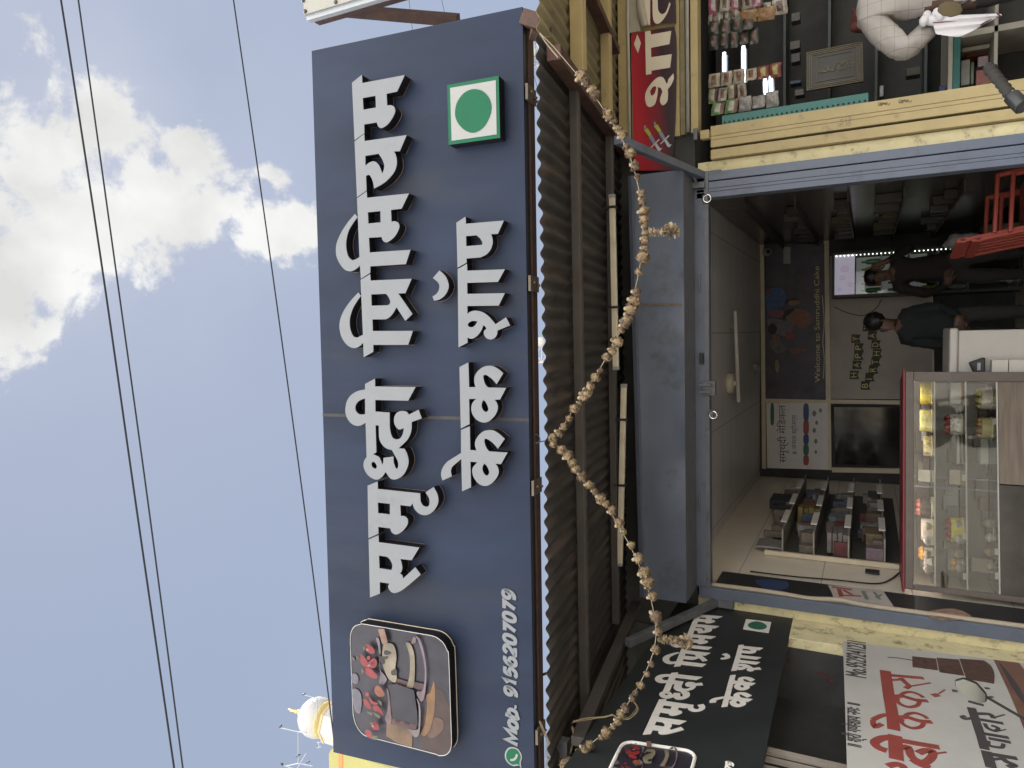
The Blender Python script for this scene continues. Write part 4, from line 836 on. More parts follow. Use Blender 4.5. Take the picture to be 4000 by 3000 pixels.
for k, (dx, dy) in enumerate(((0, 0), (97, -38))):
    a = MB(); f = lambda q: [cr(x+dx, y+dy) for x, y in q]
    a.poly(YP, f([(168, 1295), (205, 1278), (243, 1340), (222, 1365)]), (), .0003, .002, 0); a.poly(YP, f([(168, 1255), (182, 1250), (192, 1278), (172, 1288)]), (), .0003, .002, 1)
    a.poly(YP, f([(218, 1372), (246, 1344), (285, 1415), (262, 1440)]), (), .0003, .002, 1); a.poly(YP, f([(232, 1472), (318, 1385), (325, 1395), (240, 1478)]), (), .0023, .003, 2); a.poly(YP, f([(272, 1440), (290, 1425), (330, 1480), (350, 1475), (325, 1508), (305, 1500)]), (), .0003, .002, 2); a.build('syringe_print', [mat('lime print', (.30, .38, .05), .5), mat('steel blue print', (.18, .22, .30), .5), mat('pale blue print', (.42, .47, .52), .5)], rs)

# sachet strips hanging in the opening
def pk(n, c): return mat('sachet '+n, tuple(.62*(q*.8+sum(c)/3*.2) for q in c), .3, var=.25, scale=40)
PC = {'pink': ((.60, .10, .25), (.55, .50, .44), (.10, .05, .04)), 'white': ((.50, .46, .38), (.16, .08, .05), (.45, .40, .32)), 'orange': ((.42, .22, .06), (.35, .17, .05), (.42, .22, .06)), 'dkgreen': ((.04, .055, .04), (.16, .08, .06), (.10, .10, .09)), 'cream': ((.48, .40, .29), (.20, .08, .04), (.48, .40, .29)), 'red': ((.30, .06, .04), (.40, .38, .06), (.28, .05, .04)), 'lime': ((.40, .42, .16), (.42, .38, .32), (.14, .05, .04)), 'greenwhite': ((.16, .34, .10), (.46, .44, .36), (.22, .10, .07)), 'silver': ((.36, .34, .31), (.30, .29, .27), (.38, .36, .33))}
def sachet_strip(label, p0, p1, kinds, wpx, Yp):
    n = len(kinds); t = thing('sachet_strip', label, 'sachet strip', onY(p0[0], p0[1], Yp), 'strips of sachets hanging in the medicine shop')
    for i, kd in enumerate(kinds):
        f0, f1 = i/n, (i+.93)/n; A = onY(p0[0]+(p1[0]-p0[0])*f0, p0[1]+(p1[1]-p0[1])*f0, Yp); Bq = onY(p0[0]+(p1[0]-p0[0])*f1, p0[1]+(p1[1]-p0[1])*f1, Yp)
        wd = wpx*.00225*random.uniform(.92, 1.06); tl_ = random.uniform(-.014, .014); a = MB(); nxx, nzz = 6, 7; vs = []
        for side in (1, -1):
            for j in range(nzz+1):
                for ii in range(nxx+1):
                    u, v = ii/nxx, j/nzz; bul = .020*max(0, sin(pi*u))**.6*max(0, sin(pi*v))**.6; c = A.lerp(Bq, v)
                    vs.append((c.x+(u-.5)*wd, Yp-side*bul+tl_*(u-.5)*4+.003*sin(u*9+v*7+i), c.z+.003*sin(u*5+i)))
        m_ = (nxx+1)*(nzz+1)
        for sd2 in (0, 1):
            for j in range(nzz):
                for ii in range(nxx):
                    b_ = sd2*m_+j*(nxx+1)+ii; face = (b_, b_+1, b_+nxx+2, b_+nxx+1)
                    mi = 0 if j < 2 else (1 if (j < 5 and 1 <= ii <= 4) else (2 if j >= 5 else 0)); a.add([vs[q] for q in face], [(0, 1, 2, 3)], mi, True)
        mt = [pk(kd+str(q), PC[kd][q]) for q in range(3)]; a.build('packet', mt, t, fix=False)
    return t
SPX = .15
sachet_strip('strip of pink and white shampoo sachets at the top right edge', (2768, 22), (2985, -8), ['pink', 'white', 'pink', 'white', 'pink'], 50, SPX)
sachet_strip('strip of white sachets with a woman ending in an orange packet row', (2768, 72), (3080, 20), ['white', 'white', 'white', 'white', 'white'], 46, SPX+.03)
sachet_strip('short strip of orange sachets below the white ones', (2890, 68), (3032, 48), ['orange', 'orange'], 34, SPX+.01)
sachet_strip('upper strip of dark green sachets', (2768, 112), (2945, 88), ['dkgreen', 'dkgreen', 'dkgreen', 'dkgreen'], 46, SPX)
sachet_strip('lower strip of dark green sachets above the bright tubes', (2770, 165), (2965, 138), ['dkgreen', 'dkgreen', 'dkgreen', 'dkgreen', 'dkgreen'], 52, SPX+.02)
sachet_strip('strip of cream and brown sachets ending in two red packets', (2768, 318), (3055, 270), ['cream', 'cream', 'cream', 'cream', 'red', 'red'], 44, SPX)
sachet_strip('strip of lime and white sachets beside the cream strip', (2768, 378), (2918, 352), ['lime', 'white', 'lime', 'white'], 48, SPX+.02)
sachet_strip('strip of green and silver sachets next to the teal slotted angle', (2780, 428), (3045, 383), ['greenwhite', 'greenwhite', 'silver', 'silver', 'silver'], 46, SPX)
lt = emat('lit tube', (.80, .90, 1.0), 2.2)
for lbl, p, q, yy in (('lit tube light hanging left of the dark sachets', (2829, 205), (2829, 290), 1.2), ('long lit tube light above the cream sachets', (2904, 180), (2905, 330), 1.2), ('lit tube light below the red packets', (2988, 303), (2991, 368), 1.3), ('second lit tube light below the red packets', (3010, 298), (3013, 364), 1.3)):
    P, Q = onY(*p, yy), onY(*q, yy); t = thing('lit_tube_light', lbl, 'tube light', (P+Q)/2, 'lit tube lights in the medicine shop'); a = MB(); a.tube([P, Q], .014, 8); a.build('tube', lt, t)
    a = MB(); a.bar(P+V((-.02, .03, .0)), Q+V((.02, .03, 0)), .03, .05); a.build('batten', m_steel, t)
ta = thing('slotted_angle', 'teal slotted steel angle post beside the yellow shutter guide', 'post', onY(3380, 385, .12))
xa = onY(3000, 470, .12).x; zt, zb = onY(2822, 480, .12).z, onY(3392, 380, .12).z
a = MB(); a.box((xa+.012, .10, zb), (xa+.075, .106, zt)); a.box((xa+.070, .107, zb), (xa+.075, .16, zt)); a.build('flange', m_teal, ta, .001)
a = MB(); z = zb+.02
while z < zt-.02: a.lathe([(.007, 0), (.007, .002)], (xa+.026, .0995, z), 8, axis=(0, -1, 0)); z += .032
a.build('slot_hole', m_blackp, ta)
pf = thing('framed_picture', 'dark carved picture frame with gold ornament hung behind the man', 'picture', onY(3260, 260, 1.0))
PP = Plane((0, 1.0, 0), (1, 0, 0), (0, 0, 1), (0, -1, 0)); qs = [PP.loc(x, y) for x, y in ((3150, 205), (3370, 162), (3374, 318), (3150, 356))]
m_gd = mat('dull gold', (.085, .065, .03), .4, .3, var=.4, scale=50)
a = MB(); a.poly(PP, qs, (), -.02, 0); a.build('board', mat('dark wood', (.022, .018, .012), .4), pf)
cxm = (sum(q[0] for q in qs)/4, sum(q[1] for q in qs)/4); a = MB()
for kk in (.97, .88, .80, .62): lp = [(cxm[0]+(q[0]-cxm[0])*kk, cxm[1]+(q[1]-cxm[1])*kk) for q in qs]; a.stroke(PP, lp+[lp[0]], .007 if kk > .7 else .004, .001, .006+.0005*kk)
a.build('gilt_line', m_gd, pf)
a = MB()
for i in range(16):
    cx_, cz_ = cxm[0]+random.uniform(-.42, .42)*abs(qs[1][0]-qs[0][0])*.55, cxm[1]+random.uniform(-.5, .5)*abs(qs[0][1]-qs[1][1])*.55
    th = random.uniform(0, 6); a.stroke(PP, [(p[0], p[1]) for p in curve([(cx_+.03*cos(th+k)*(.6+.2*k), cz_+.03*sin(th+k)*(.6+.2*k)) for k in range(4)], 3)], .006, .001, .004+.0002*i)
a.build('ornament', m_gd, pf)
ct = thing('counter', 'teal and white counter with parcels on shelves in the medicine shop', 'counter', onY(3900, 250, .45))
zc1, zc0 = onY(3703, 250, .45).z, onY(3722, 250, .45).z; zc2 = onY(3752, 250, .45).z
a = MB(); a.box((1.47, .45, zc0+.001), (3.4, 1.0, zc1)); a.build('top', mat('counter top white', (.45, .42, .36), .4), ct, .004)
a = MB(); a.box((1.47, .46, zc2), (3.4, .95, zc0)); a.build('teal_edge', m_teal, ct, .003)
a = MB(); a.box((1.47, .95, .12), (3.4, 1.0, zc2)); a.build('back_board', m_dark, ct)
z3 = onY(3882, 250, .46).z; a = MB(); a.box((1.47, .46, z3-.02), (3.4, .94, z3)); a.build('shelf', mat('counter shelf white', (.40, .37, .31), .5), ct)
for xx in (onY(3800, 140, .46).x,): a = MB(); a.box((xx, .46, .12), (xx+.04, .94, zc2-.002)); a.build('divider', mat('counter shelf white', (.40, .37, .31), .5), ct)
for i, (lbl, x0, x1, y0, y1, col) in enumerate((('white carton on the counter shelf nearest the yellow guide', 3752, 3790, 230, 335, (.42, .42, .38)), ('green edged white box leaning on the counter shelf', 3792, 3806, 240, 330, (.20, .28, .18)), ('pink parcel on the counter shelf', 3812, 3875, 265, 335, (.38, .15, .13)), ('pale pink bag on the counter shelf above the pink parcel', 3820, 3862, 215, 262, (.42, .33, .34)), ('crumpled cream paper bag on the counter shelf under the cloth', 3756, 3868, 168, 205, (.42, .36, .30)), ('rust red packet lying under the cream paper bag', 3776, 3862, 205, 222, (.28, .07, .03)))):
    A, Bq = onY(x0, y1, .62), onY(x1, y0, .62); zlo = min(A.z, Bq.z); a = MB(); a.box((A.x, .62, zlo), (Bq.x, .80, max(A.z, Bq.z))); tag(a.build('parcel', mat('parcel %d' % i, col, .5, var=.2, scale=12), bevel=.006), lbl, 'parcel', 'parcels in the medicine counter')
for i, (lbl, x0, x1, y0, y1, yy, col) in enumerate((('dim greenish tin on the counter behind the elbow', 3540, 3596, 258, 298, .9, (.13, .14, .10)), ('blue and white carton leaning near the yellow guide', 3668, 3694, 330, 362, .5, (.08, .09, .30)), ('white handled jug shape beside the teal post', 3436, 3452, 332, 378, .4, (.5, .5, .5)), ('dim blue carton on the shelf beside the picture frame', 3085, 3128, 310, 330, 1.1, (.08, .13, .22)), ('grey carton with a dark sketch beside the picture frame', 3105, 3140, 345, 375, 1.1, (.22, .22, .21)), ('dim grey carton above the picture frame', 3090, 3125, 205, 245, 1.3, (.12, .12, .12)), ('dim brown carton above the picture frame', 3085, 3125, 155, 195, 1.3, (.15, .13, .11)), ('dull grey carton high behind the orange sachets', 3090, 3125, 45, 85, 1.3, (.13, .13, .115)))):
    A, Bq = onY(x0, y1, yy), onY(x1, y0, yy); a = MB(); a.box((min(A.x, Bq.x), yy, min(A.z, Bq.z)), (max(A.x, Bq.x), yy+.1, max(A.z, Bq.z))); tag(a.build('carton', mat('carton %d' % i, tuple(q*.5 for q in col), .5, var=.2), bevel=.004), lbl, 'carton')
sh = thing('wall_shelf', 'dark steel shelving at the back of the medicine shop', 'shelf', (3, 1.5, .12))
for zz in (1.2, 1.55, 1.9, 2.25, 2.6): a = MB(); a.box((1.3, 1.42, zz), (4.3, 1.75, zz+.02)); a.build('shelf_board', mat('dark shelf', (.06, .07, .065), .6), sh)
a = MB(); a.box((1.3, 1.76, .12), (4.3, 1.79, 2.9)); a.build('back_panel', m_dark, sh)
a = MB()
P0 = onY(3330, 120, .9)
vs = [];
for j in range(9):
    for i in range(7): p = onY(3325+j*7+6*sin(i), 30+i*16, .9); vs.append(p+V((0, .02*sin(i*2+j*.5), 0)))
a.add(vs, [(j*7+i, j*7+i+1, (j+1)*7+i+1, (j+1)*7+i) for j in range(8) for i in range(6)], 0, True); o = a.build('hanging_cloth', mat('dark red cloth', (.10, .02, .015), .8), fix=False); o.modifiers.new('t', 'SOLIDIFY').thickness = .006; tag(o, 'dark red cloth hanging behind the man in white', 'cloth')

# chalk and pen scribbles on the shutter guides
GP = Plane((0, -.0505, 0), (1, 0, 0), (0, 0, 1), (0, -1, 0))
def scrib(name, lbl, cx, cy, s, lines, mm, wd=.0022):
    a = MB()
    for k, ln in enumerate(lines): P = [GP.loc(cx+x*s, cy+y*s) for x, y in ln]; P = curve(P, 3) if len(P) > 2 else [V(p) for p in P]; a.stroke(GP, [(p[0], p[1]) for p in P], wd, -.0002, .0006+.0001*k)
    return tag(a.build(name, mm), lbl, 'scribble')
m_ink = mat('faded ink', (.12, .09, .06), .9)
DIG = [[(0,0),(0,8),(5,8),(5,2),(10,2),(10,9)],[(14,0),(10,-3),(6,-8),(14,-10)],[(20,10),(20,-16)],[(25,8),(31,6),(31,0),(25,0),(25,8)],[(25,-4),(32,-6)],[(26,-10),(32,-12),(29,-18),(25,-14)]]
scrib('pen_marking', 'pen scrawled measurements halfway up the yellow shutter guide', 3275, 480, 1.5, DIG, m_ink)
scrib('pen_marking', 'faint pen scrawl low on the right grey shutter guide', 3320, 690, 1.5, DIG, mat('faint ink', (.10, .10, .11), .9))
STN = [[(0,0),(8,-1),(8,-8),(0,-7),(0,0)],[(2,-2),(20,-5),(30,-4)],[(10,2),(14,-9),(22,-2),(26,-9)],[(4,-5),(28,-9)],[(30,0),(36,-8)]]
scrib('ink_stamp', 'smudged black stamp on the yellow shutter guide beside the cartons', 3432, 412, 1.25, STN, m_ink, .004); scrib('ink_stamp', 'lower smudged black stamp on the yellow shutter guide', 3512, 402, 1.4, STN, m_ink, .004)

# ------------------------------------------------------------ inside the cake shop
WP = Plane((0, 4.455, 0), (1, 0, 0), (0, 0, 1), (0, -1, 0))
def wl(x, y): return WP.loc(x, y)
def wquad(name, pts, mm, parent, h0, h1): a = MB(); a.poly(WP, [wl(*p) for p in pts], (), h0, h1); return a.build(name, mm, parent)
wp = thing('wall_poster', 'dark welcome poster with gold lettering and a birthday party scene on the back wall', 'poster', (.2, 4.45, 2.1))
wquad('sheet', [(2992, 1557), (3226, 1562), (3220, 950), (2990, 955)], mat('night print', (.055, .048, .07), .5, var=.5, scale=5), wp, 0, .004)
C3 = lambda x, y: wl(2950+x/2.764, 900+y/2.764)
def pcol(k, c): return mat('poster print %d' % k, tuple(min(.8, q*1.25) for q in c), .6, var=.3, scale=18)
a = MB(); mts = []
for k, (c, q) in enumerate([((.05, .09, .20), "~120,680 ~200,620 ~300,640 ~330,760 ~240,860 ~130,880"), ((.16, .07, .09), "~150,870 ~300,860 ~280,940 ~150,930"), ((.18, .09, .06), "~300,900 ~420,850 ~560,870 ~620,960 ~520,1060 ~400,1010"), ((.12, .11, .13), "~130,960 ~260,960 ~420,1010 ~340,1150 ~180,1080"), ((.012, .012, .015), "~145,1040 ~190,1000 ~240,1060 ~200,1120 ~150,1100"), ((.012, .012, .015), "~300,920 ~340,860 ~430,850 ~340,930 ~310,980"), ((.012, .012, .015), "~325,760 ~400,735 ~480,745 ~360,780 ~340,810"), ((.20, .11, .08), "~360,765 ~460,755 ~480,790 ~380,810"), ((.16, .08, .06), "~190,1130 ~250,1130 ~270,1190 ~200,1210"), ((.22, .05, .06), "~330,1110 ~400,1100 ~420,1160 ~350,1180"), ((.10, .09, .10), "~150,1200 ~260,1190 ~330,1290 ~220,1320"), ((.15, .07, .05), "~370,1290 ~480,1270 ~560,1300 ~420,1340"), ((.20, .19, .10), "~215,1420 ~250,1410 ~255,1530 ~225,1520"), ((.13, .05, .08), "~120,640 ~180,640 ~180,680 ~120,690")]):
    a.poly(WP, smoothpts(T(q), C3, 3), (), .004, .0046+.0006*k, k); mts.append(pcol(k, c))
a.build('party_print', mts, wp)
lineText('lettering', 'Welcome to Samruddhi Cake', C3(700, 1640), C3(690, 385), .062, wp, WP, mat('gold print', (.62, .50, .26), .5), .006)
a = MB(); a.stroke(WP, [tuple(p) for p in curve([C3(735, 1600), C3(745, 1380), C3(730, 1200), C3(745, 1000), C3(725, 700)], 4)], .008, .005, .006); a.build('flourish', mat('gold print', (.62, .50, .26), .5), wp)
wquad('paper_notice', [(3060, 1030), (3088, 1030), (3088, 965), (3060, 965)], m_white, wp, .005, .008)
mp_ = thing('wall_poster', 'white medical shop poster with purple Devanagari heading on the back wall', 'poster', (-1.3, 4.45, 2.4))
wquad('sheet', [(2997, 1828), (3235, 1835), (3232, 1575), (2993, 1574)], mat('poster white', (.70, .67, .66), .5, var=.05), mp_, 0, .004)
C4 = lambda x, y: wl(3000+x/1.659, 1000+y/1.659)
m_pur = mat('purple print', (.06, .035, .08), .5); m_blu = mat('blue print', (.035, .07, .20), .5); m_mr = mat('red print', (.32, .06, .06), .5); m_gr = mat('green print', (.03, .14, .09), .5)
lineText('heading', 'समृध्दी मेिडकल', C4(118, 1340), C4(112, 965), .085, mp_, WP, m_pur, .004); lineText('subheading', '& जनरल स्टोअर्स', C4(185, 1285), C4(183, 1030), .055, mp_, WP, m_blu, .004)
for k, (y0, y1, mm) in enumerate(((965, 1060, m_blu), (1070, 1150, m_mr), (1160, 1215, m_blu), (1225, 1285, m_gr), (1295, 1350, m_mr))): a = MB(); a.poly(WP, smoothpts([(232, y1, 1), (232, y0, 1), (262, y0, 1), (262, y1, 1)], C4, 3), (), .004, .006); a.build('tag_print', mm, mp_)
a = MB(); a.poly(WP, smoothpts(T("~18,965 ~38,965 ~38,1085 ~18,1085"), C4, 3), (), .004, .006); a.build('tag_print', m_gr, mp_)
a = MB()
for x, y, r in ((300, 1020, 14), (315, 1080, 10), (300, 1130, 12), (310, 1200, 12), (310, 1270, 9), (340, 1000, 10)): a.poly(WP, smoothpts([(x-r, y, 1), (x, y-r*1.5, 1), (x+r, y, 1), (x, y+r*1.5, 1)], C4, 3), (), .004, .006)
a.build('product_print', mat('grey print', (.20, .19, .18), .5), mp_)
dpnl = thing('glass_panel', 'dark reflective glass panel on the back wall below the white poster', 'panel', (-1.3, 4.45, 1.6)); wquad('pane', [(3262, 1812), (3600, 1822), (3600, 1592), (3258, 1590)], mat('dark glass', (.02, .018, .015), .08, spec=.8), dpnl, 0, .006)
lwp = thing('wall_backdrop', 'grey beige birthday backdrop on the back wall beside the cooler', 'backdrop', (0, 4.45, 1.5)); wquad('sheet', [(3245, 1558), (3640, 1560), (3640, 1000), (3242, 1000)], mat('backdrop grey', (.42, .37, .33), .7, var=.15, scale=3), lwp, 0, .003)
a = MB(); a.stroke(WP, [tuple(p) for p in curve([C4(430, 330), C4(520, 370), C4(620, 385), C4(700, 340), C4(735, 280)], 4)], .012, .003, .005); a.build('arch_print', mat('brown line print', (.10, .07, .05), .6), lwp)
bnt = thing('bunting', 'happy birthday bunting of dark flags with gold letters on the backdrop', 'bunting', (0, 4.44, 1.6))
m_flag = mat('dark flag', (.035, .035, .02), .6); m_gl = mat('gold letter', (.70, .58, .20), .5)
for wrd, pts in (('HAPPY', [(560,770),(578,705),(588,645),(590,592),(570,535)]), ('BIRTHDAY', [(632,838),(660,785),(684,735),(698,685),(708,630),(700,572),(678,515),(645,460)])):
    for ch, (x, y) in zip(wrd, pts):
        a = MB(); a.poly(WP, [C4(x-32, y+28), C4(x-28, y-28), C4(x+32, y-26), C4(x+20, y+2), C4(x+32, y+28)], (), .006, .008); f = a.build('flag', m_flag, bnt); q = C4(x+14, y+16); q2 = C4(x+14, y-16); textmesh('letter', ch, WP, q, .068, abs(q2[0]-q[0])*(.9 if ch != 'I' else .2), m_gl, f, .008)
a = MB(); a.tube(curve([WP.w(C4(x, y), .007) for x, y in ((545, 800), (555, 770), (575, 705), (580, 592), (555, 500))]), .003, 4); a.build('string', m_string, bnt)

# drinks cooler
CY = 3.9
ck = thing('drinks_cooler', 'black glass door drinks cooler with a lit header behind the standing man', 'cooler', (.65, 4.1, .12))
A, Bq = onY(3250, 1163, CY), onY(3262, 985, CY); x0, x1, zt = A.x, Bq.x, onY(3248, 1100, CY).z
a = MB(); a.box((x0, CY+.02, .12), (x0+.03, CY+.5, zt)); a.box((x1-.03, CY+.02, .12), (x1, CY+.5, zt)); a.box((x0+.03, CY+.02, zt-.03), (x1-.03, CY+.5, zt)); a.box((x0+.03, CY+.47, .12), (x1-.03, CY+.5, zt-.03)); a.build('cabinet', m_blackp, ck)
zh = onY(3338, 1100, CY).z
a = MB(); a.box((x0+.031, CY+.05, zh), (x1-.031, CY+.08, zt-.031)); h_ = a.build('lit_header', emat('lit header', (.50, .47, .58), .27), ck)
a = MB()
for k, (x, y, r) in enumerate(((3290, 1085, 12), (3300, 1050, 15), (3320, 1110, 10), (3280, 1130, 8))): p = onY(x, y, CY+.05); a.ball((p.x, CY+.05, p.z), (r*.0028, .002, r*.0032), 0, 8, 5)
a.build('header_print', emat('pink print', (.46, .39, .52), .28), h_)
for j in range(4): a = MB(); a.box((x0+.032, CY+.06, zh-.28*(j+1)), (x1-.032, CY+.45, zh-.28*(j+1)+.01)); a.build('rack', m_steel, ck)
a = MB(); p = x1-.045
z = zt-.05
while z > .6: a.ball((p, CY+.04, z), .007, 0, 6, 4); z -= .042
a.build('light_strip', emat('led dots', (.9, 1, .85), 2.2), ck)
a = MB(); a.box((x0+.031, CY+.03, .15), (x1-.06, CY+.034, zh-.01)); a.build('door_glass', glass, ck)
a = MB(); a.box((x0+.04, CY+.46, zh-.75), (x1-.04, CY+.465, zh-.01)); a.build('lit_back', emat('cooler glow', (.42, .44, .40), .10), ck)
for j in range(4):
    for i in range(5):
        bc = [(.05, .22, .07), (.40, .34, .06), (.34, .09, .07), (.10, .26, .12), (.35, .36, .34)][(i*2+j*3) % 5]; px = x0+.075+i*.083; zz = zh-.28*(j+1)+.012
        a = MB(); a.lathe([(.030, 0), (.032, .01), (.032, .11), (.028, .135), (.012, .17), (.012, .20), (.001, .202)], (px, CY+.2+.05*(i % 2), zz), 10); tag(a.build('bottle', mat('bottle %d' % ((i*2+j*3) % 5), bc, .2, var=.2)), ['dark green bottle in the cooler', 'yellow bottle in the cooler', 'red bottle in the cooler', 'bright green bottle in the cooler', 'clear pale bottle in the cooler'][(i*2+j*3) % 5], 'bottle', 'bottles in the drinks cooler')

# ceiling fan, bulb, camera
fc = onY(2858, 1497, 2.1); fn = thing('ceiling_lamp', 'round pale ceiling lamp on a short stem inside the cake shop', 'lamp', fc)
m_fan = mat('lamp enamel', (.62, .56, .42), .45, var=.05)
a = MB(); a.lathe([(.03, .05), (.10, .04), (.105, .0), (.09, -.02), (.02, -.025)], fc, 20); a.build('shade', m_fan, fn)
a = MB(); a.tube([fc+V((0, 0, .05)), (fc.x, fc.y, 2.86)], .02, 10); a.lathe([(.06, 0), (.035, -.05), (.02, -.09)], (fc.x, fc.y, 2.86), 12); a.build('stem', m_fan, fn)
P, Q = onY(2872, 1214, 2.2), onY(2886, 1571, 2.2); t = thing('tube_light', 'slim unlit tube light hanging below the panelled shop ceiling', 'tube light', (P+Q)/2); a = MB(); a.bar(P, Q, .032, .034); a.build('batten', mat('slim batten', (.52, .49, .45), .5), t, .005)
for e in (P.lerp(Q, .2), P.lerp(Q, .8)): a = MB(); a.tube([e, (e.x, e.y, 2.86)], .004, 5); a.build('hanger', m_steel, t)
p = onY(2953, 1436, 3.9); a = MB(); a.lathe([(.02, .10), (.02, .05), (.055, .01), (.05, -.03), (.01, -.055)], p, 12); a.tube([p+V((0, 0, .1)), (p.x, p.y, 2.86)], .006, 5); tag(a.build('ceiling_bulb', m_white), 'small white bulb hanging from the shop ceiling', 'bulb')
p = onY(2998, 985, 4.38); cm_ = thing('dome_camera', 'small white security camera in the upper corner of the back wall', 'camera', p); a = MB(); a.lathe([(.05, .03), (.055, 0), (.05, -.03), (.02, -.05)], p, 14, axis=(.1, -1, -.3)); a.build('shell', m_white, cm_); a = MB(); a.ball(p+V((.0, -.05, -.015)), .025, 0, 10, 6); a.build('lens', m_blackp, cm_)

# right hand wall unit with dim stock
ru = thing('wall_unit', 'dark shelving along the right wall inside the cake shop', 'shelf unit', (.9, 2.6, .12))
a = MB(); a.box((1.115, .5, .12), (1.14, 4.4, 2.84)); a.build('back_panel', mat('unit back', (.060, .052, .045), .22), ru)
for zz in (.55, .95, 1.35, 1.75, 2.15, 2.55): a = MB(); a.box((1.03, 1.2, zz), (1.114, 4.3, zz+.012)); a.build('shelf_board', mat('unit board', (.06, .05, .04), .6), ru)
random.seed(12)
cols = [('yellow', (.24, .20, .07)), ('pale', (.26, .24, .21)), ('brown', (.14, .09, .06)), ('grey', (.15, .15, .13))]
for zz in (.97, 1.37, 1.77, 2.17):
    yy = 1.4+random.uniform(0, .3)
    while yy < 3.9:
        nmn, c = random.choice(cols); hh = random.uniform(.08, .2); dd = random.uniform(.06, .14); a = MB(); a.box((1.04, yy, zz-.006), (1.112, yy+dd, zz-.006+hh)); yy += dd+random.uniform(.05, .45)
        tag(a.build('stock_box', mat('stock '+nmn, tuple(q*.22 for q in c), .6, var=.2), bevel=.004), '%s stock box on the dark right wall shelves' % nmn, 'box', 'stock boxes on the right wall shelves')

# stationery rack on the left wall
XW = -1.895
P = onX(2978, 2162, XW); Q = onX(3525, 2216, XW); R_ = onX(2990, 1960, XW)
y0r, y1r, ztr, zbr = min(P.y, Q.y), 3.6, min(P.z, 2.8), 1.34
rk = thing('wall_rack', 'wall rack with pale shelf fronts full of stationery on the left wall', 'rack', (XW, (y0r+y1r)/2, zbr))
a = MB(); a.box((XW, y0r, zbr), (XW+.012, y1r, ztr-.03)); a.build('back_panel', mat('rack back', (.08, .08, .07), .6), rk)
lv = [onX(x, 2100, XW).z for x in (3200, 3325, 3450, 3085)]
for zz in lv:
    a = MB(); a.box((XW+.013, y0r+.02, zz), (XW+.22, y1r, zz+.012)); a.build('shelf_board', mat('rack board', (.3, .28, .24), .5), rk)
    for yy in (y0r+.02, y0r+.75, y0r+1.5):
        a = MB(); a.box((XW+.221, yy+.25, zz-.005), (XW+.232, yy+.68, zz+.045)); a.build('shelf_front', mat('rack white', (.72, .68, .62), .4), rk)
a = MB(); a.box((XW+.001, y0r-.03, zbr), (XW+.04, y0r-.001, ztr-.02)); a.build('edge_trim', m_lam, rk)
ITM = [('open white magazine sticking out at the front of the highest shelf', .06, .24, 3, .24, .02, (.42, .40, .38)), ('navy folder standing on the highest shelf at the back', 1.5, .34, 3, .30, .10, (.03, .04, .07)), ('red and white boxed set at the back of the upper middle shelf', 1.2, .26, 0, .20, .14, (.32, .12, .10)), ('yellow spined books on the upper middle shelf', .98, .14, 0, .2, .16, (.34, .26, .08)),
       ('shiny glass trinket on the upper middle shelf', .70, .07, 0, .20, .08, (.40, .36, .26)), ('blue and white packet on the lower middle shelf', .9, .16, 1, .2, .12, (.20, .30, .36)), ('stack of pale exercise books at the front of the lower middle shelf', .10, .26, 1, .16, .17, (.34, .30, .28)),
       ('magenta and white sheets at the front of the lowest shelf', .04, .1, 2, .14, .10, (.30, .22, .25)), ('gold foil packets at the end of the lowest shelf', .3, .2, 2, .14, .15, (.30, .22, .12))]
random.seed(31)
for lvl, nm in ((3, 'highest'), (0, 'upper middle'), (1, 'lower middle'), (2, 'lowest')):
    used = [(q[1], q[1]+q[2]) for q in ITM if q[3] == lvl]; yy = .05
    while yy < 2.2:
        dd = random.choice((.03, .045, .06, .09, .12))
        if not any(b_ > yy-.01 and a_ < yy+dd+.01 for a_, b_ in used):
            cn_, c = random.choice((('grey', (.22, .21, .20)), ('tan', (.26, .21, .17)), ('white', (.42, .40, .37)), ('blue', (.10, .13, .22)), ('brown', (.20, .13, .08)), ('black', (.03, .03, .03)), ('maroon', (.20, .05, .05))))
            ITM.append(('thin %s notebook upright on the %s rack shelf' % (cn_, nm), yy, dd, lvl, random.uniform(.07, .22) if yy > .2 else random.uniform(.05, .12), random.uniform(.05, .15), c))
        yy += dd+random.choice((.003, .006, .012, .05))
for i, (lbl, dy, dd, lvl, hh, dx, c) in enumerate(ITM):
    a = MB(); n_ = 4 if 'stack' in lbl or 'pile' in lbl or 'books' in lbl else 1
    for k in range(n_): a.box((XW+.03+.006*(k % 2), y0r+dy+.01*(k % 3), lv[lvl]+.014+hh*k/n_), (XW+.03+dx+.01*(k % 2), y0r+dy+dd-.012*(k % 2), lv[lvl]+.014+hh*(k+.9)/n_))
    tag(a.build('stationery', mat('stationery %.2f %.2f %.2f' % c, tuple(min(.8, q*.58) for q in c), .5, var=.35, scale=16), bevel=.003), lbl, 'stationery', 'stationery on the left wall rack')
sw = onX(3408, 2236, XW); a = MB(); a.box((XW, sw.y-.05, sw.z-.05), (XW+.012, sw.y+.05, sw.z+.05)); o = a.build('switch_plate', m_blackp, bevel=.004); tag(o, 'dark square switch plate on the tiled left wall', 'switch')
a = MB(); a.tube(curve([onX(2930, 2232, XW+.01), onX(3100, 2252, XW+.01), onX(3270, 2266, XW+.01), onX(3420, 2280, XW+.01), onX(3480, 2262, XW+.01), onX(3520, 2230, XW+.01)]), .006, 5); tag(a.build('wall_cable', m_blackp), 'thin dark cable running down the tiled left wall', 'cable')
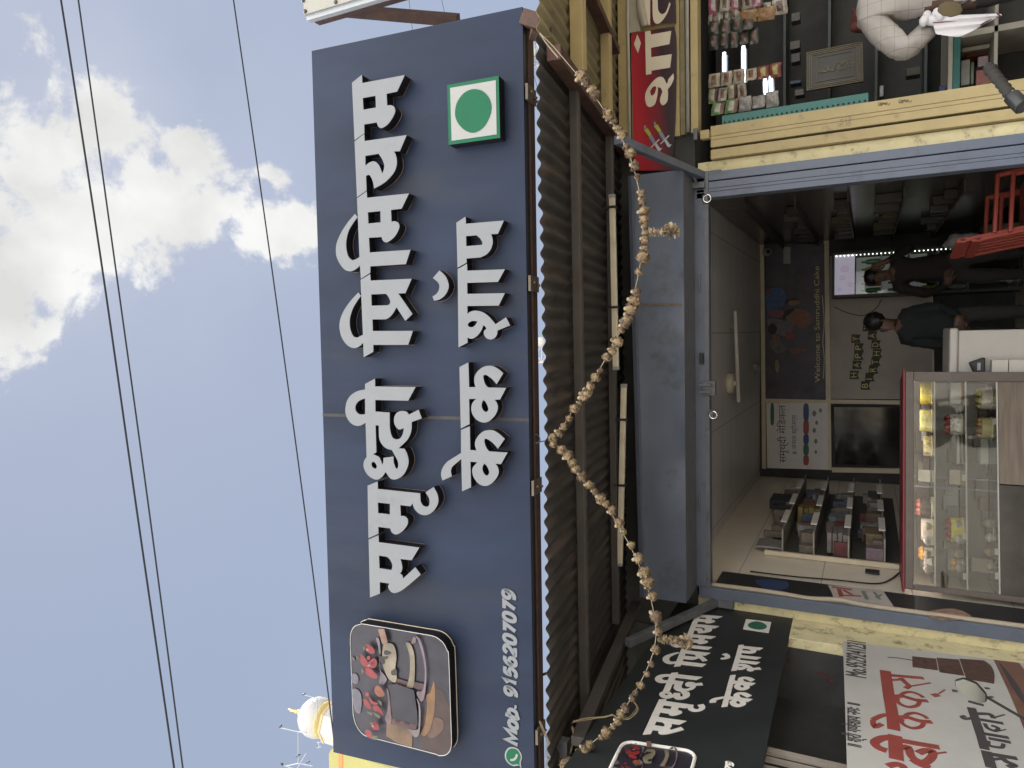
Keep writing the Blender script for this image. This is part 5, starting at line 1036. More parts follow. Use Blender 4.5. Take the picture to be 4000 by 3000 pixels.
# printed flex on the left jamb
JP = Plane((-1.858, 0, 0), (0, 1, 0), (0, 0, 1), (1, 0, 0)); jb = thing('jamb_banner', 'creased printed flex with red words on the left jamb of the opening', 'banner', (-1.858, .3, 1.0)); cj = lambda x, y: JP.loc(2930+x/2.765, 1800+y/2.765)
a = MB(); a.poly(JP, [(.02, 2.6), (.02, .2), (.34, .2), (.34, 2.6)], (), -.03, 0); a.build('sheet', mat('black flex', (.02, .02, .022), .45, var=.4, scale=8), jb)
a = MB(); a.poly(JP, smoothpts(T("840,1345 1430,1400 ~1500,1500 1560,1590 900,1490 ~880,1420"), cj, 3), (), .0003, .002); a.build('white_print', mat('off white print', (.42, .38, .36), .5), jb)
strokes('red_words', [([(880, 1365), (1100, 1395)], 22), ([(960, 1390), (985, 1470)], 26), ([(1010, 1400), (1100, 1450)], 20), ([(1000, 1460), (1200, 1465)], 16)], m_brick, cj, jb, JP, .0011, .004)
strokes('grey_words', [([(1220, 1410), (1265, 1500)], 24), ([(1340, 1420), (1400, 1500)], 18), ([(1360, 1480), (1420, 1450)], 14)], mat('grey green print', (.16, .18, .16), .5), cj, jb, JP, .0011, .004)
a = MB(); a.poly(JP, smoothpts(T("~60,1290 ~380,1300 ~400,1380 ~200,1400"), cj, 3), (), .0003, .002); a.build('blue_print', mat('deep blue print', (.03, .05, .12), .5), jb)
a = MB(); a.poly(JP, smoothpts(T("~1900,1640 ~2200,1600 ~2400,1700 ~2050,1720"), cj, 3), (), .0003, .002); a.build('food_print', mat('food print', (.28, .17, .12), .5, var=.5, scale=20), jb)
a = MB(); pts = curve([(-1.858, .005, 2.62), (-1.856, .008, 2.2), (-1.862, .0, 1.95), (-1.848, .012, 1.75), (-1.858, .0, 1.5), (-1.856, .006, .3)], 5); a.tube(pts, .018, 7); a.build('rolled_edge', mat('rolled flex', (.40, .34, .25), .6, var=.1), jb)

# cake display counter
A = onY(3531, 2300, .45); Bq = onY(3521, 1452, .8); zT = (A.z+Bq.z)/2
ca = V((Bq.x-A.x, Bq.y-A.y, 0)); CW = ca.length; ca.normalize(); cn = V((ca.y, -ca.x, 0))
CP = Plane((A.x, A.y, 0), ca, (0, 0, 1), cn)
dcn = thing('display_counter', 'glass fronted cake display counter with red top edge', 'counter', CP.w((CW/2, .12)))
def crect(a, s0, z0, s1, z1, h0, h1, mi=0): a.poly(CP, [(s0, z0), (s1, z0), (s1, z1), (s0, z1)], (), h0, h1, mi)
DEP = -.55
m_cw = mat('counter frame brown', (.10, .08, .065), .4, var=.2); m_cin = mat('counter lining', (.30, .265, .225), .35, var=.12, scale=4)
a = MB(); crect(a, -.02, zT-.016, CW+.02, zT, DEP, .01); a.build('red_top', m_red, dcn, .004)
zS = [CP.loc(x, 1600, 0)[1] for x in (3650, 3772, 3894)]
a = MB(); crect(a, 0, zT-.07, CW, zT-.017, -.03, .0); crect(a, CW-.07, .12, CW, zT-.071, -.05, 0); crect(a, 0, .12, .04, zT-.071, -.05, 0); a.build('frame', m_cw, dcn, .003)
a = MB(); crect(a, .0, .12, CW, zT-.017, DEP, DEP+.012); a.build('back_board', m_cin, dcn)
a = MB(); crect(a, 0, .12, CW*.495, zS[2]-.01, DEP+.013, -.02); a.build('base_door', mat('smoked base glass', (.05, .044, .036), .12, var=.4, scale=5), dcn)
a = MB(); crect(a, CW*.5, .12, CW, zS[2]-.01, DEP+.013, -.012); a.build('base_door', mat('wood grain front', (.17, .135, .105), .2, var=.25, scale=2.5, stretch=(1, 1, 12)), dcn)
for zz in zS: a = MB(); crect(a, .041, zz-.006, CW-.071, zz, DEP+.013, -.02); a.build('shelf', glassmat('shelf glass', (.75, .80, .78)), dcn); a = MB(); crect(a, .041, zz-.007, CW-.071, zz+.002, -.0195, -.012); a.build('shelf_trim', mat('bright shelf trim', (.55, .54, .52), .3), dcn)
a = MB(); crect(a, .041, zS[2], CW-.071, zT-.071, -.009, -.004); a.build('front_glass', glassmat('showcase glass', (.86, .86, .83), 1.6), dcn)
a = MB(); crect(a, .05, zT-.075, CW-.08, zT-.066, -.16, -.13); a.build('led_strip', emat('counter led', (1, .97, .88), 9), dcn)
def cake(label, x0, x1, y0, y1, col, top=None, speck=None, sq=False, depth=.24, base=None):
    h = -depth; c0, c1 = CP.loc((x0+x1)/2, y1, h), CP.loc((x0+x1)/2, y0, h); zc = min(zS, key=lambda z_: abs(z_-CP.loc(x1, (y0+y1)/2, h)[1])); ht = CP.loc(x0, (y0+y1)/2, h)[1]-CP.loc(x1, (y0+y1)/2, h)[1]; r = abs(c1[0]-c0[0])/2; ctr = CP.w(((c0[0]+c1[0])/2, zc), h)
    t = thing('cake', label, 'cake', ctr, 'cakes in the display counter')
    mm = mat('icing '+label[:18], col, .45, var=.06, stain=speck, samt=.62 if speck else .5, sscale=28)
    a = MB(); a.lathe([(r*.99, .008), (r, .012), (r, ht*.94), (r*.96, ht), (.01, ht)], ctr, 24); a.build('sponge', mm, t)
    a = MB(); a.lathe([(r*1.08, 0), (r*1.08, .007), (.01, .0072)], ctr, 20); a.build('board', base or m_lam, t)
    if top:
        for k in range(7): th = 2*pi*k/7; a = MB(); a.lathe([(.022, 0), (.024, .008), (.016, .02), (.004, .034)], ctr+V((r*.7*cos(th), r*.7*sin(th), ht)), 8); a.build('topping', mat('topping %.2f %.2f' % top[:2], top, .5), t)
m_oran = mat('orange doily', (.35, .16, .06), .6)
cake('bright yellow flecked cake at the right end of the top shelf', 3592, 3638, 1495, 1580, (.62, .50, .06), None, (.40, .30, .05))
cake('paler yellow flecked cake second on the top shelf', 3592, 3640, 1600, 1685, (.60, .55, .20), None, (.42, .36, .12))
cake('cream cake with brown drips on the top shelf', 3608, 3641, 1703, 1780, (.55, .48, .24), None, (.16, .08, .03))
cake('dark chocolate cake on the top shelf', 3600, 3645, 1950, 2018, (.05, .03, .02), (.3, .1, .08))
cake('plain blush cream cake on the top shelf', 3605, 3648, 2026, 2112, (.52, .44, .37))
cake('white cake on an orange doily on the middle shelf', 3715, 3762, 1496, 1580, (.60, .58, .56), None, None, base=m_oran)
cake('white cake with black cookie flecks on the middle shelf', 3718, 3766, 1618, 1700, (.62, .60, .58), (.3, .04, .03), (.02, .02, .02))
cake('lemon yellow speckled cake on the middle shelf', 3718, 3766, 2022, 2120, (.62, .55, .04), (.30, .03, .02), (.42, .36, .06))
cake('white cake topped with yellow swirls on the lower shelf', 3845, 3888, 1513, 1600, (.55, .51, .46), (.55, .50, .18))
cake('buttery cream cake with orange blobs on the lower shelf', 3846, 3889, 1632, 1716, (.52, .45, .24), (.50, .30, .15))
cake('small brown pastry cake on the lower shelf', 3858, 3890, 2050, 2100, (.12, .08, .05))
cake('orange topped mini cake on the top shelf at the left', 3612, 3646, 2140, 2185, (.40, .36, .32), (.5, .25, .04))
cake('orange topped mini cake on the middle shelf at the left', 3738, 3766, 2185, 2230, (.42, .40, .38), (.5, .25, .04))
for i, (lbl, x0, x1, y0, y1, c, dd) in enumerate((('long white cake box lying behind the top shelf cakes', 3568, 3600, 1530, 1720, (.66, .70, .68), .42), ('white cake box on the lower shelf', 3790, 3818, 1660, 1810, (.62, .64, .60), .40), ('short pale card box on the lower shelf', 3790, 3816, 1560, 1588, (.58, .56, .44), .36), ('narrow white box end on the middle shelf', 3708, 3716, 1700, 1810, (.60, .62, .56), .36), ('clear lidded pale tray on the top shelf', 3572, 3622, 1835, 1880, (.42, .42, .36), .32), ('beige carton on the middle shelf', 3678, 3722, 1835, 1890, (.46, .39, .30), .32), ('pale square box at the left end of the top shelf', 3567, 3600, 2168, 2205, (.48, .44, .40), .2), ('cream box at the left of the lower shelf', 3800, 3885, 2188, 2232, (.42, .37, .31), .25))):
    s0, s1 = CP.loc(x0, y1, -dd), CP.loc(x1, y0, -dd); zb_ = s1[1]; zz = max([z_ for z_ in zS+[zb_-.2] if z_ <= zb_+.06] or [zb_]); hgt = s0[1]-zb_; a = MB(); crect(a, s0[0], zz+.001, s1[0], zz+.001+max(hgt, .02), -dd-.1, -dd); tag(a.build('cake_box', mat('cake box %d' % i, c, .4, var=.06), bevel=.004), lbl, 'box', 'boxes in the display counter')
for f_ in (.47, .52):
    a = MB(); crect(a, CW*f_, zS[2]+.003, CW*f_+.012, zT-.08, -.42, -.40); a.build('glass_joint', m_steel, dcn)
random.seed(44)
for k in range(9):
    s0 = random.uniform(.1, CW-.2); j = k % 3; a = MB(); crect(a, s0, zS[j]-.004, s0+.045, zS[j]+.024, -.0105, -.0098); a.build('price_tag', mat('price tag card', (.5, .48, .42), .6, var=.1), dcn)
for k in range(34):
    j = k % 3; nm = ('top', 'middle', 'lower')[j]; s0 = random.uniform(.12, CW-.25); ww = random.uniform(.05, .2); hh = random.uniform(.015, .11); cn_, c = random.choice((('grey', (.16, .15, .14)), ('silver', (.30, .30, .29)), ('brown', (.12, .08, .055)), ('beige', (.30, .26, .20)), ('pale', (.42, .40, .36))))
    a = MB(); crect(a, s0, zS[j]+.003, s0+ww, zS[j]+.003+hh, -.50, -.44+random.uniform(0, .03)); tag(a.build('tray', mat('tray '+cn_, c, .35, var=.2), bevel=.004), '%s tray or box at the back of the %s counter shelf' % (cn_, nm), 'tray', 'trays in the display counter')
random.seed(5)
for j, (zz, nm) in enumerate(((zS[0], 'top'), (zS[1], 'middle'), (zS[2], 'lower'))):
    for k in range(4):
        s0 = .15+.10*k+.03*j; a = MB(); ctr = CP.w((s0, zz), -.13-.05*(k % 2)); a.lathe([(.022, 0), (.034, .035), (.036, .04), (.02, .055), (.004, .065)], ctr, 10); tag(a.build('cupcake', mat('cupcake %d' % (k % 3), [(.40, .34, .28), (.30, .22, .14), (.44, .42, .42)][k % 3], .5)), 'small cupcake on the left part of the %s counter shelf' % nm, 'cupcake', 'cupcakes in the display counter')

# white desk, printer, carton in front of it
A, Bq = onY(3706, 1470, 1.05), onY(3706, 1282, 1.05); dk = thing('desk', 'white reception desk beside the cake display', 'desk', ((A.x+Bq.x)/2, 1.3, .12)); m_desk = mat('white laminate', (.50, .475, .44), .35, var=.04)
a = MB(); a.box((A.x+.02, 1.07, .12), (Bq.x-.02, 1.55, A.z-.06)); a.build('body', m_desk, dk, .006)
a = MB(); a.box((A.x, 1.04, A.z-.058), (Bq.x, 1.58, A.z)); a.build('top', m_desk, dk, .018, 4)
A, Bq = onY(3786, 1462, .95), onY(3850, 1385, .95); pr = thing('printer', 'black receipt printer standing before the white desk', 'printer', ((A.x+Bq.x)/2, 1.0, Bq.z))
a = MB(); a.add([(A.x, .95, Bq.z), (Bq.x-.02, .95, Bq.z), (Bq.x-.02, 1.04, Bq.z), (A.x, 1.04, Bq.z), (A.x+.01, .97, A.z-.03), (Bq.x-.06, .97, A.z), (Bq.x-.06, 1.04, A.z), (A.x+.01, 1.04, A.z-.03)], [(0, 3, 2, 1), (4, 5, 6, 7), (0, 1, 5, 4), (1, 2, 6, 5), (2, 3, 7, 6), (3, 0, 4, 7)]); a.build('body', m_blackp, pr, .01)
a = MB(); a.box((A.x+.03, .944, Bq.z+.03), (Bq.x-.06, .949, Bq.z+.05)); a.build('paper_slot', m_steel, pr)
A, Bq = onY(3872, 1462, .93), onY(4080, 1404, .93); a = MB()
for k in range(3): dz = (A.z-Bq.z)/3; a.box((A.x, .93+.004*(k % 2), Bq.z+dz*k+.002), (Bq.x, 1.03, Bq.z+dz*(k+.97)))
tag(a.build('carton_stack', mat('white carton', (.56, .53, .48), .5, var=.05), bevel=.004), 'stack of long white cartons under the black printer', 'carton')
# red plastic chairs
def chair(label, loc, rz_):
    t = thing('plastic_chair', label, 'chair', loc, 'red plastic chairs stacked by the right wall'); t.rotation_euler = (0, 0, rz_); O = V(loc); mm = mat('red plastic', (.33, .06, .042), .4, var=.1)
    def W(x, y, z): return O+V((x, y, z))
    a = MB(); a.box(W(-.22, -.22, .42), W(.22, .22, .445)); a.build('seat', mm, t, .015)
    a = MB(); a.bar(W(-.2, .2, .44), W(-.2, .27, .86), .04, .03); a.bar(W(.2, .2, .44), W(.2, .27, .86), .04, .03); a.bar(W(-.22, .27, .85), W(.22, .27, .85), .03, .06)
    for k in range(4): a.bar(W(-.12+.08*k, .21, .47), W(-.12+.08*k, .265, .83), .05, .012)
    a.build('backrest', mm, t, .008)
    for s_ in (-1, 1): a = MB(); a.bar(W(.23*s_, -.18, .64), W(.23*s_, .24, .66), .05, .025); a.bar(W(.23*s_, -.2, .42), W(.23*s_, -.17, .64), .04, .03); a.build('armrest', mm, t, .008)
    for sx_ in (-1, 1):
        for sy_ in (-1, 1): a = MB(); a.bar(W(.2*sx_, .2*sy_, .43), W(.24*sx_, .24*sy_, 0), .045, .035); a.build('leg', mm, t, .006)
p = onY(3790, 880, .75)
chair('upper red plastic chair of the stack by the right wall', (p.x+.12, .95, .17), rad(100)); chair('lower red plastic chair of the stack by the right wall', (p.x+.12, .95, .08), rad(100))

bgp = onY(3770, 945, 3.3); a = MB(); k0 = len(a.v); a.ball(bgp, (.10, .09, .17), 0, 18, 14)
from mathutils import noise as nz0
for i_ in range(k0, len(a.v)): d_ = a.v[i_]-bgp; a.v[i_] = bgp+d_*(1+.35*nz0.noise(d_*14)+.15*nz0.noise(d_*34))
pb_ = thing('plastic_bag', 'crumpled pale plastic bag bundle on a crate beside the drinks cooler', 'bag', bgp); a.build('bag_skin', mat('pale plastic', (.40, .39, .37), .35, var=.15), pb_)
a = MB(); a.box((bgp.x-.16, 3.15, .12), (bgp.x+.14, 3.5, bgp.z-.14)); tag(a.build('crate', mat('dull crate', (.09, .08, .065), .7, var=.2), bevel=.01), 'dull brown crate holding up the pale plastic bag bundle', 'crate')
# ------------------------------------------------------------ people
def figure(label, nodes, edges, mats, group=None, root='pelvis', hair=None, face=None):
    names = list(nodes); pos = {n: V(nodes[n][0]) for n in names}; base = V((pos[root].x, pos[root].y, .12))
    t = thing('person', label, 'person', base, group)
    me = bpy.data.meshes.new('body'); me.from_pydata([tuple(pos[n]-base) for n in names], [(names.index(a_), names.index(b_)) for a_, b_ in edges], [])
    o = bpy.data.objects.new('body', me); COL.objects.link(o); o.modifiers.new('skin', 'SKIN'); sv = o.modifiers.new('sub', 'SUBSURF'); sv.levels = 3; sv.render_levels = 3
    sk = me.skin_vertices[0].data
    for i, n in enumerate(names): r = nodes[n][1]; sk[i].radius = (r, r) if isinstance(r, float) else r; sk[i].use_root = (n == root)
    bpy.context.view_layer.update(); ev = o.evaluated_get(bpy.context.evaluated_depsgraph_get()); me2 = bpy.data.meshes.new_from_object(ev); o.modifiers.clear(); o.data = me2; me2.name = 'body'; me2.materials.clear(); ml = list(mats)
    for k in ml: me2.materials.append(mats[k])
    segs = [(pos[a_]-base, pos[b_]-base, nodes[b_][2]) for a_, b_ in edges]
    for pg in me2.polygons:
        c = pg.center; best, bm = 9e9, None
        for A_, B_, k in segs:
            d = B_-A_; tt = max(0, min(1, (c-A_).dot(d)/max(1e-9, d.length_squared))); dd = (c-A_-d*tt).length
            if dd < best: best, bm = dd, k
        pg.material_index = ml.index(bm); pg.use_smooth = True
    from mathutils import noise as nz
    shirt_v = set(); other = set()
    for pg in me2.polygons: (shirt_v if ml[pg.material_index] in ('shirt', 'trousers') else other).update(pg.vertices)
    nrm = [v.normal.copy() for v in me2.vertices]
    for i_ in shirt_v-other:
        v = me2.vertices[i_]; p_ = v.co; f_ = nz.noise(V((p_.x*9, p_.y*9, p_.z*5)))*.012 + abs(nz.noise(V((p_.x*22+3, p_.y*20, p_.z*13))))*.014 - .004
        v.co = p_+nrm[i_]*f_
    o.parent = t; o['_o'] = list(base)
    if hair:
        hp_, hr, sc = V(hair[0]), hair[1], hair[2]; a = MB(); a.ball(hp_, (hr*sc[0], hr*sc[1], hr*sc[2]), 0, 26, 18)
        for i_ in range(len(a.v)):
            dv_ = a.v[i_]-hp_; a.v[i_] = hp_+dv_*(1+.16*nz.noise(dv_*42)+.08*nz.noise(dv_*90))
        a.build('hair', m_hair, t)
    if face:
        hc, fd, hr = V(face[0]), V(face[1]).normalized(), face[2]; sd_v = fd.cross(V((0, 0, 1))).normalized()
        for s_ in (-1, 1):
            a = MB(); a.ball(hc+fd*hr*.86+sd_v*s_*hr*.36+V((0, 0, hr*.05)), hr*.10, 0, 8, 6); a.build('eye', mat('eye', (.05, .04, .04), .3), t)
            a = MB(); a.ball(hc+sd_v*s_*hr*.86-V((0, 0, hr*.1)), (hr*.14, hr*.2, hr*.28), 0, 8, 6); a.build('ear', m_skin, t)
        a = MB(); a.ball(hc+fd*hr*.95-V((0, 0, hr*.2)), (hr*.15, hr*.2, hr*.24), 0, 8, 6); a.build('nose', m_skin, t)
        a = MB(); a.ball(hc+fd*hr*.84-V((0, 0, hr*.56)), (hr*.30, hr*.14, hr*.07), 0, 10, 5); a.build('mouth', mat('lips', (.16, .06, .05), .5), t)
    return t
def hand(nodes, edges, wrist, tip, spread, prefix, curl=(0, 0, 0), k='skin'):
    wv = V(nodes[wrist][0]); d = V(tip)-wv; Lh = d.length; d.normalize(); sp = V(spread).normalized(); cu = V(curl)
    nodes[prefix+'palm'] = (tuple(wv+d*Lh*.45), (.034, .016), k); edges.append((wrist, prefix+'palm'))
    for i, (off, ln) in enumerate(((-.030, .42), (-.010, .52), (.010, .55), (.030, .47))):
        b = wv+d*Lh*.55+sp*off; m_ = b+d*Lh*ln*.55+cu*.35; e = b+d*Lh*ln*.9+cu
        for nm, p_, r_ in (('a', b, .0095), ('b', m_, .009), ('c', e, .0075)): nodes['%s%d%s' % (prefix, i, nm)] = (tuple(p_), r_, k)
        edges += [(prefix+'palm', '%s%da' % (prefix, i)), ('%s%da' % (prefix, i), '%s%db' % (prefix, i)), ('%s%db' % (prefix, i), '%s%dc' % (prefix, i))]
    b = wv+d*Lh*.3-sp*.036; e = b+d*Lh*.3-sp*.02+cu*.5
    nodes[prefix+'t1'] = (tuple(b), .011, k); nodes[prefix+'t2'] = (tuple(e), .009, k); edges += [(prefix+'palm', prefix+'t1'), (prefix+'t1', prefix+'t2')]
# man in the white checked shirt at the medicine counter
Ym = -.02
def pm(x, y, dy=0): return tuple(onY(x, y, Ym+dy))
shd = onY(3405, 70, Ym); tx = shd.x+.125
N_ = {'pelvis': ((tx, Ym+.02, .93), (.185, .125), 'shirt'), 'waist': ((tx, Ym+.01, 1.12), (.19, .125), 'shirt'), 'chest': ((tx, Ym, 1.40), (.195, .135), 'shirt'), 'upper': ((tx+.05, Ym+.02, 1.535), (.12, .10), 'shirt'), 'neck': ((tx+.15, Ym+.06, 1.62), .058, 'skin'), 'head': ((tx+.22, Ym+.11, 1.69), (.078, .09), 'skin'), 'crown': ((tx+.26, Ym+.14, 1.755), (.066, .08), 'skin'),
      'ls': (pm(3402, 78), .095, 'shirt'), 'lm': (pm(3470, 152, -.01), .092, 'shirt'), 'le': (pm(3538, 205, -.02), .083, 'shirt'), 'lf': (pm(3590, 155, .03), .072, 'shirt'), 'lw': (pm(3630, 108, .07), .055, 'shirt'), 'lw2': (pm(3640, 92, .075), .029, 'skin'),
      'rs': ((tx+.2, Ym, 1.55), .08, 'shirt'), 're': ((tx+.28, Ym+.1, 1.28), .062, 'shirt'), 'rw': ((tx+.14, Ym+.32, 1.20), .036, 'shirt'), 'rw2': ((tx+.11, Ym+.36, 1.20), .028, 'skin'),
      'lh': ((tx-.10, Ym+.02, .90), .105, 'trousers'), 'lk': ((tx-.12, Ym-.01, .53), .072, 'trousers'), 'la': ((tx-.12, Ym+.03, .17), .048, 'trousers'), 'lt': ((tx-.13, Ym+.02-.0, .145), .045, 'shoe'), 'lt2': ((tx-.13, Ym+.16, .14), .038, 'shoe'), 'rh': ((tx+.10, Ym+.02, .90), .105, 'trousers'), 'rk': ((tx+.12, Ym-.01, .53), .072, 'trousers'), 'ra': ((tx+.12, Ym+.03, .17), .048, 'trousers'), 'rt2': ((tx+.13, Ym+.16, .14), .038, 'shoe')}
E_ = [('pelvis', 'waist'), ('waist', 'chest'), ('chest', 'upper'), ('upper', 'neck'), ('neck', 'head'), ('head', 'crown'), ('upper', 'ls'), ('ls', 'lm'), ('lm', 'le'), ('le', 'lf'), ('lf', 'lw'), ('lw', 'lw2'), ('upper', 'rs'), ('rs', 're'), ('re', 'rw'), ('rw', 'rw2'), ('pelvis', 'lh'), ('lh', 'lk'), ('lk', 'la'), ('la', 'lt'), ('lt', 'lt2'), ('pelvis', 'rh'), ('rh', 'rk'), ('rk', 'ra'), ('ra', 'rt2')]
hand(N_, E_, 'lw2', pm(3672, 52, .08), (.3, .2, .9), 'L', (.0, .03, -.025)); hand(N_, E_, 'rw2', (tx+.02, Ym+.52, 1.19), (0, .2, 1), 'R', (0, .02, -.03))
m_shirt = mat('white checked shirt', (.37, .345, .32), .9, var=.06, bump=.5, scale=13, grid=(.075, .075, .0017, (rad(90), 0, 0), (.25, .22, .19)))
m_tr = mat('grey trousers', (.03, .028, .027), .85)
figure('man in a white checked shirt with one elbow out at the medicine counter', N_, E_, {'skin': m_skin, 'shirt': m_shirt, 'trousers': m_tr, 'shoe': m_blackp}, hair=((tx+.25, Ym+.09, 1.75), .092, (.95, 1.05, .95)), face=((tx+.23, Ym+.13, 1.70), (.3, 1, -.2), .085))
# the cloth in his hand
vs = []; nA, nB = 10, 9
tops = [(3632, 62), (3640, 80), (3645, 100), (3650, 118), (3655, 132)]; bots = [(3905, 50), (3920, 62), (3860, 85), (3825, 108), (3745, 148)]
for j in range(nA+1):
    v = j/nA
    for i in range(nB):
        f = i/(nB-1)*4; k = min(3, int(f)); f -= k; t0 = (V(tops[k]).lerp(V(tops[k+1]), f)); b0_ = (V(bots[k]).lerp(V(bots[k+1]), f)); p = t0.lerp(b0_, v); vs.append(onY(p.x, p.y, Ym-.06+.025*sin(i*2.1+v*2)*(.4+v)))
a = MB(); a.add(vs, [(j*nB+i, j*nB+i+1, (j+1)*nB+i+1, (j+1)*nB+i) for j in range(nA) for i in range(nB-1)], 0, True)
ck_ = thing('cloth', 'white cloth with dark red border hanging from the hand of the man in white', 'cloth', vs[4]); o = a.build('fabric', mat('white cotton', (.60, .58, .60), .9, var=.05), ck_, fix=False); o.modifiers.new('t', 'SOLIDIFY').thickness = .004; sb_ = o.modifiers.new('s', 'SUBSURF'); sb_.levels = 1; sb_.render_levels = 1
a = MB(); r0 = vs[-nB:]; a.tube([p+V((0, -.004, .015)) for p in r0[:6]], .0045, 5); a.tube([vs[j*nB+3]+V((0, -.006, 0)) for j in range(nA)], .003, 5); a.build('border', mat('maroon border', (.14, .03, .05), .8), ck_)
a = MB(); c0 = onY(3640, 70, Ym-.05)
for k in range(6): a.ball(c0+V((.02*sin(k*2), -.012*cos(k), .028*(k-2.5)*.6)), (.035, .028, .026), 0, 10, 7)
a.build('bunched_top', mat('white cotton', (.60, .58, .60), .9, var=.05), ck_)

def standing(label, Yp, headpx, shL, shR, hip, shirt, hairs, facing, arm_up=None, feet=.12):
    hc = onY(*headpx, Yp); a_, b_ = onY(*shL, Yp), onY(*shR, Yp); c = (a_+b_)/2; hp_ = onY(*hip, Yp); f = V(facing).normalized()
    n = {'pelvis': ((c.x, Yp, hp_.z), (.14, .10), 'trousers'), 'waist': ((c.x, Yp, hp_.z+.14), (.135, .10), 'shirt'), 'chest': ((c.x, Yp, c.z-.10), (.155, .11), 'shirt'), 'upper': ((c.x, Yp, c.z+.0), (.10, .085), 'shirt'), 'neck': ((hc.x*.6+c.x*.4, Yp, hc.z-.13), .05, 'skin'), 'head': (tuple(hc-V((0, 0, .04))), (.070, .082), 'skin'), 'crown': (tuple(hc+V((0, 0, .05))), (.062, .072), 'skin'), 'chin': (tuple(hc+f*.055-V((0, 0, .075))), .036, 'skin'),
         'ls': (tuple(a_-V((0, 0, .03))), .065, 'shirt'), 'rs': (tuple(b_-V((0, 0, .03))), .065, 'shirt'), 'lh': ((c.x-.09, Yp, hp_.z-.07), .09, 'trousers'), 'lk': ((c.x-.10, Yp-.02, hp_.z*.52+.05), .065, 'trousers'), 'la': ((c.x-.10, Yp, .17), .045, 'trousers'), 'lt': ((c.x-.11, Yp-.13, .145), .036, 'shoe'), 'rh': ((c.x+.09, Yp, hp_.z-.07), .09, 'trousers'), 'rk': ((c.x+.10, Yp-.02, hp_.z*.52+.05), .065, 'trousers'), 'ra': ((c.x+.10, Yp, .17), .045, 'trousers'), 'rt': ((c.x+.11, Yp-.13, .145), .036, 'shoe')}
    e = [('pelvis', 'waist'), ('waist', 'chest'), ('chest', 'upper'), ('upper', 'neck'), ('neck', 'head'), ('head', 'crown'), ('head', 'chin'), ('upper', 'ls'), ('upper', 'rs'), ('pelvis', 'lh'), ('lh', 'lk'), ('lk', 'la'), ('la', 'lt'), ('pelvis', 'rh'), ('rh', 'rk'), ('rk', 'ra'), ('ra', 'rt')]
    n['le'] = ((a_.x-.06, Yp-.03, c.z-.30), .05, 'shirt'); n['lw'] = ((a_.x+.02, Yp-.17, c.z-.44), .036, 'shirt'); e += [('ls', 'le'), ('le', 'lw')]; hand(n, e, 'lw', (a_.x+.13, Yp-.24, c.z-.43), (0, 0, 1), 'L', (.02, 0, -.02))
    if arm_up:
        el, wr = onY(*arm_up[0], Yp-.05), onY(*arm_up[1], Yp-.12); n['re'] = (tuple(el), .048, 'shirt'); n['rw'] = (tuple(wr), .036, 'shirt'); hand(n, e, 'rw', tuple(wr+V((-.06, -.02, .15))), (1, 0, .3), 'R', (-.02, .02, 0))
    else:
        n['re'] = ((b_.x+.05, Yp-.04, c.z-.30), .05, 'shirt'); n['rw'] = ((b_.x-.06, Yp-.20, c.z-.42), .036, 'shirt'); hand(n, e, 'rw', (b_.x-.18, Yp-.25, c.z-.41), (0, 0, 1), 'R', (-.02, 0, -.02))
    e += [('rs', 're'), ('re', 'rw')]
    return figure(label, n, e, {'skin': m_skin, 'shirt': shirt, 'trousers': m_tr, 'shoe': m_blackp}, hair=(tuple(hc-f*.018+V((0, 0, .045))), .09, hairs), face=(tuple(hc), facing, .082))
standing('man in a dark brown shirt with one arm raised, standing before the drinks cooler', 3.0, (3425, 1082), (3500, 1128), (3500, 985), (3720, 1060), mat('dark brown shirt', (.016, .011, .010), .85), (.95, 1.0, .82), (-.3, -1, -.1), ((3565, 965), (3470, 1018)))
standing('person in a dark teal top seen from the side behind the white desk', 2.2, (3438, 1262), (3525, 1325), (3525, 1222), (3725, 1270), mat('dark teal top', (.008, .0115, .0125), .85), (1.0, 1.12, 1.0), (-.95, -.3, -.15))

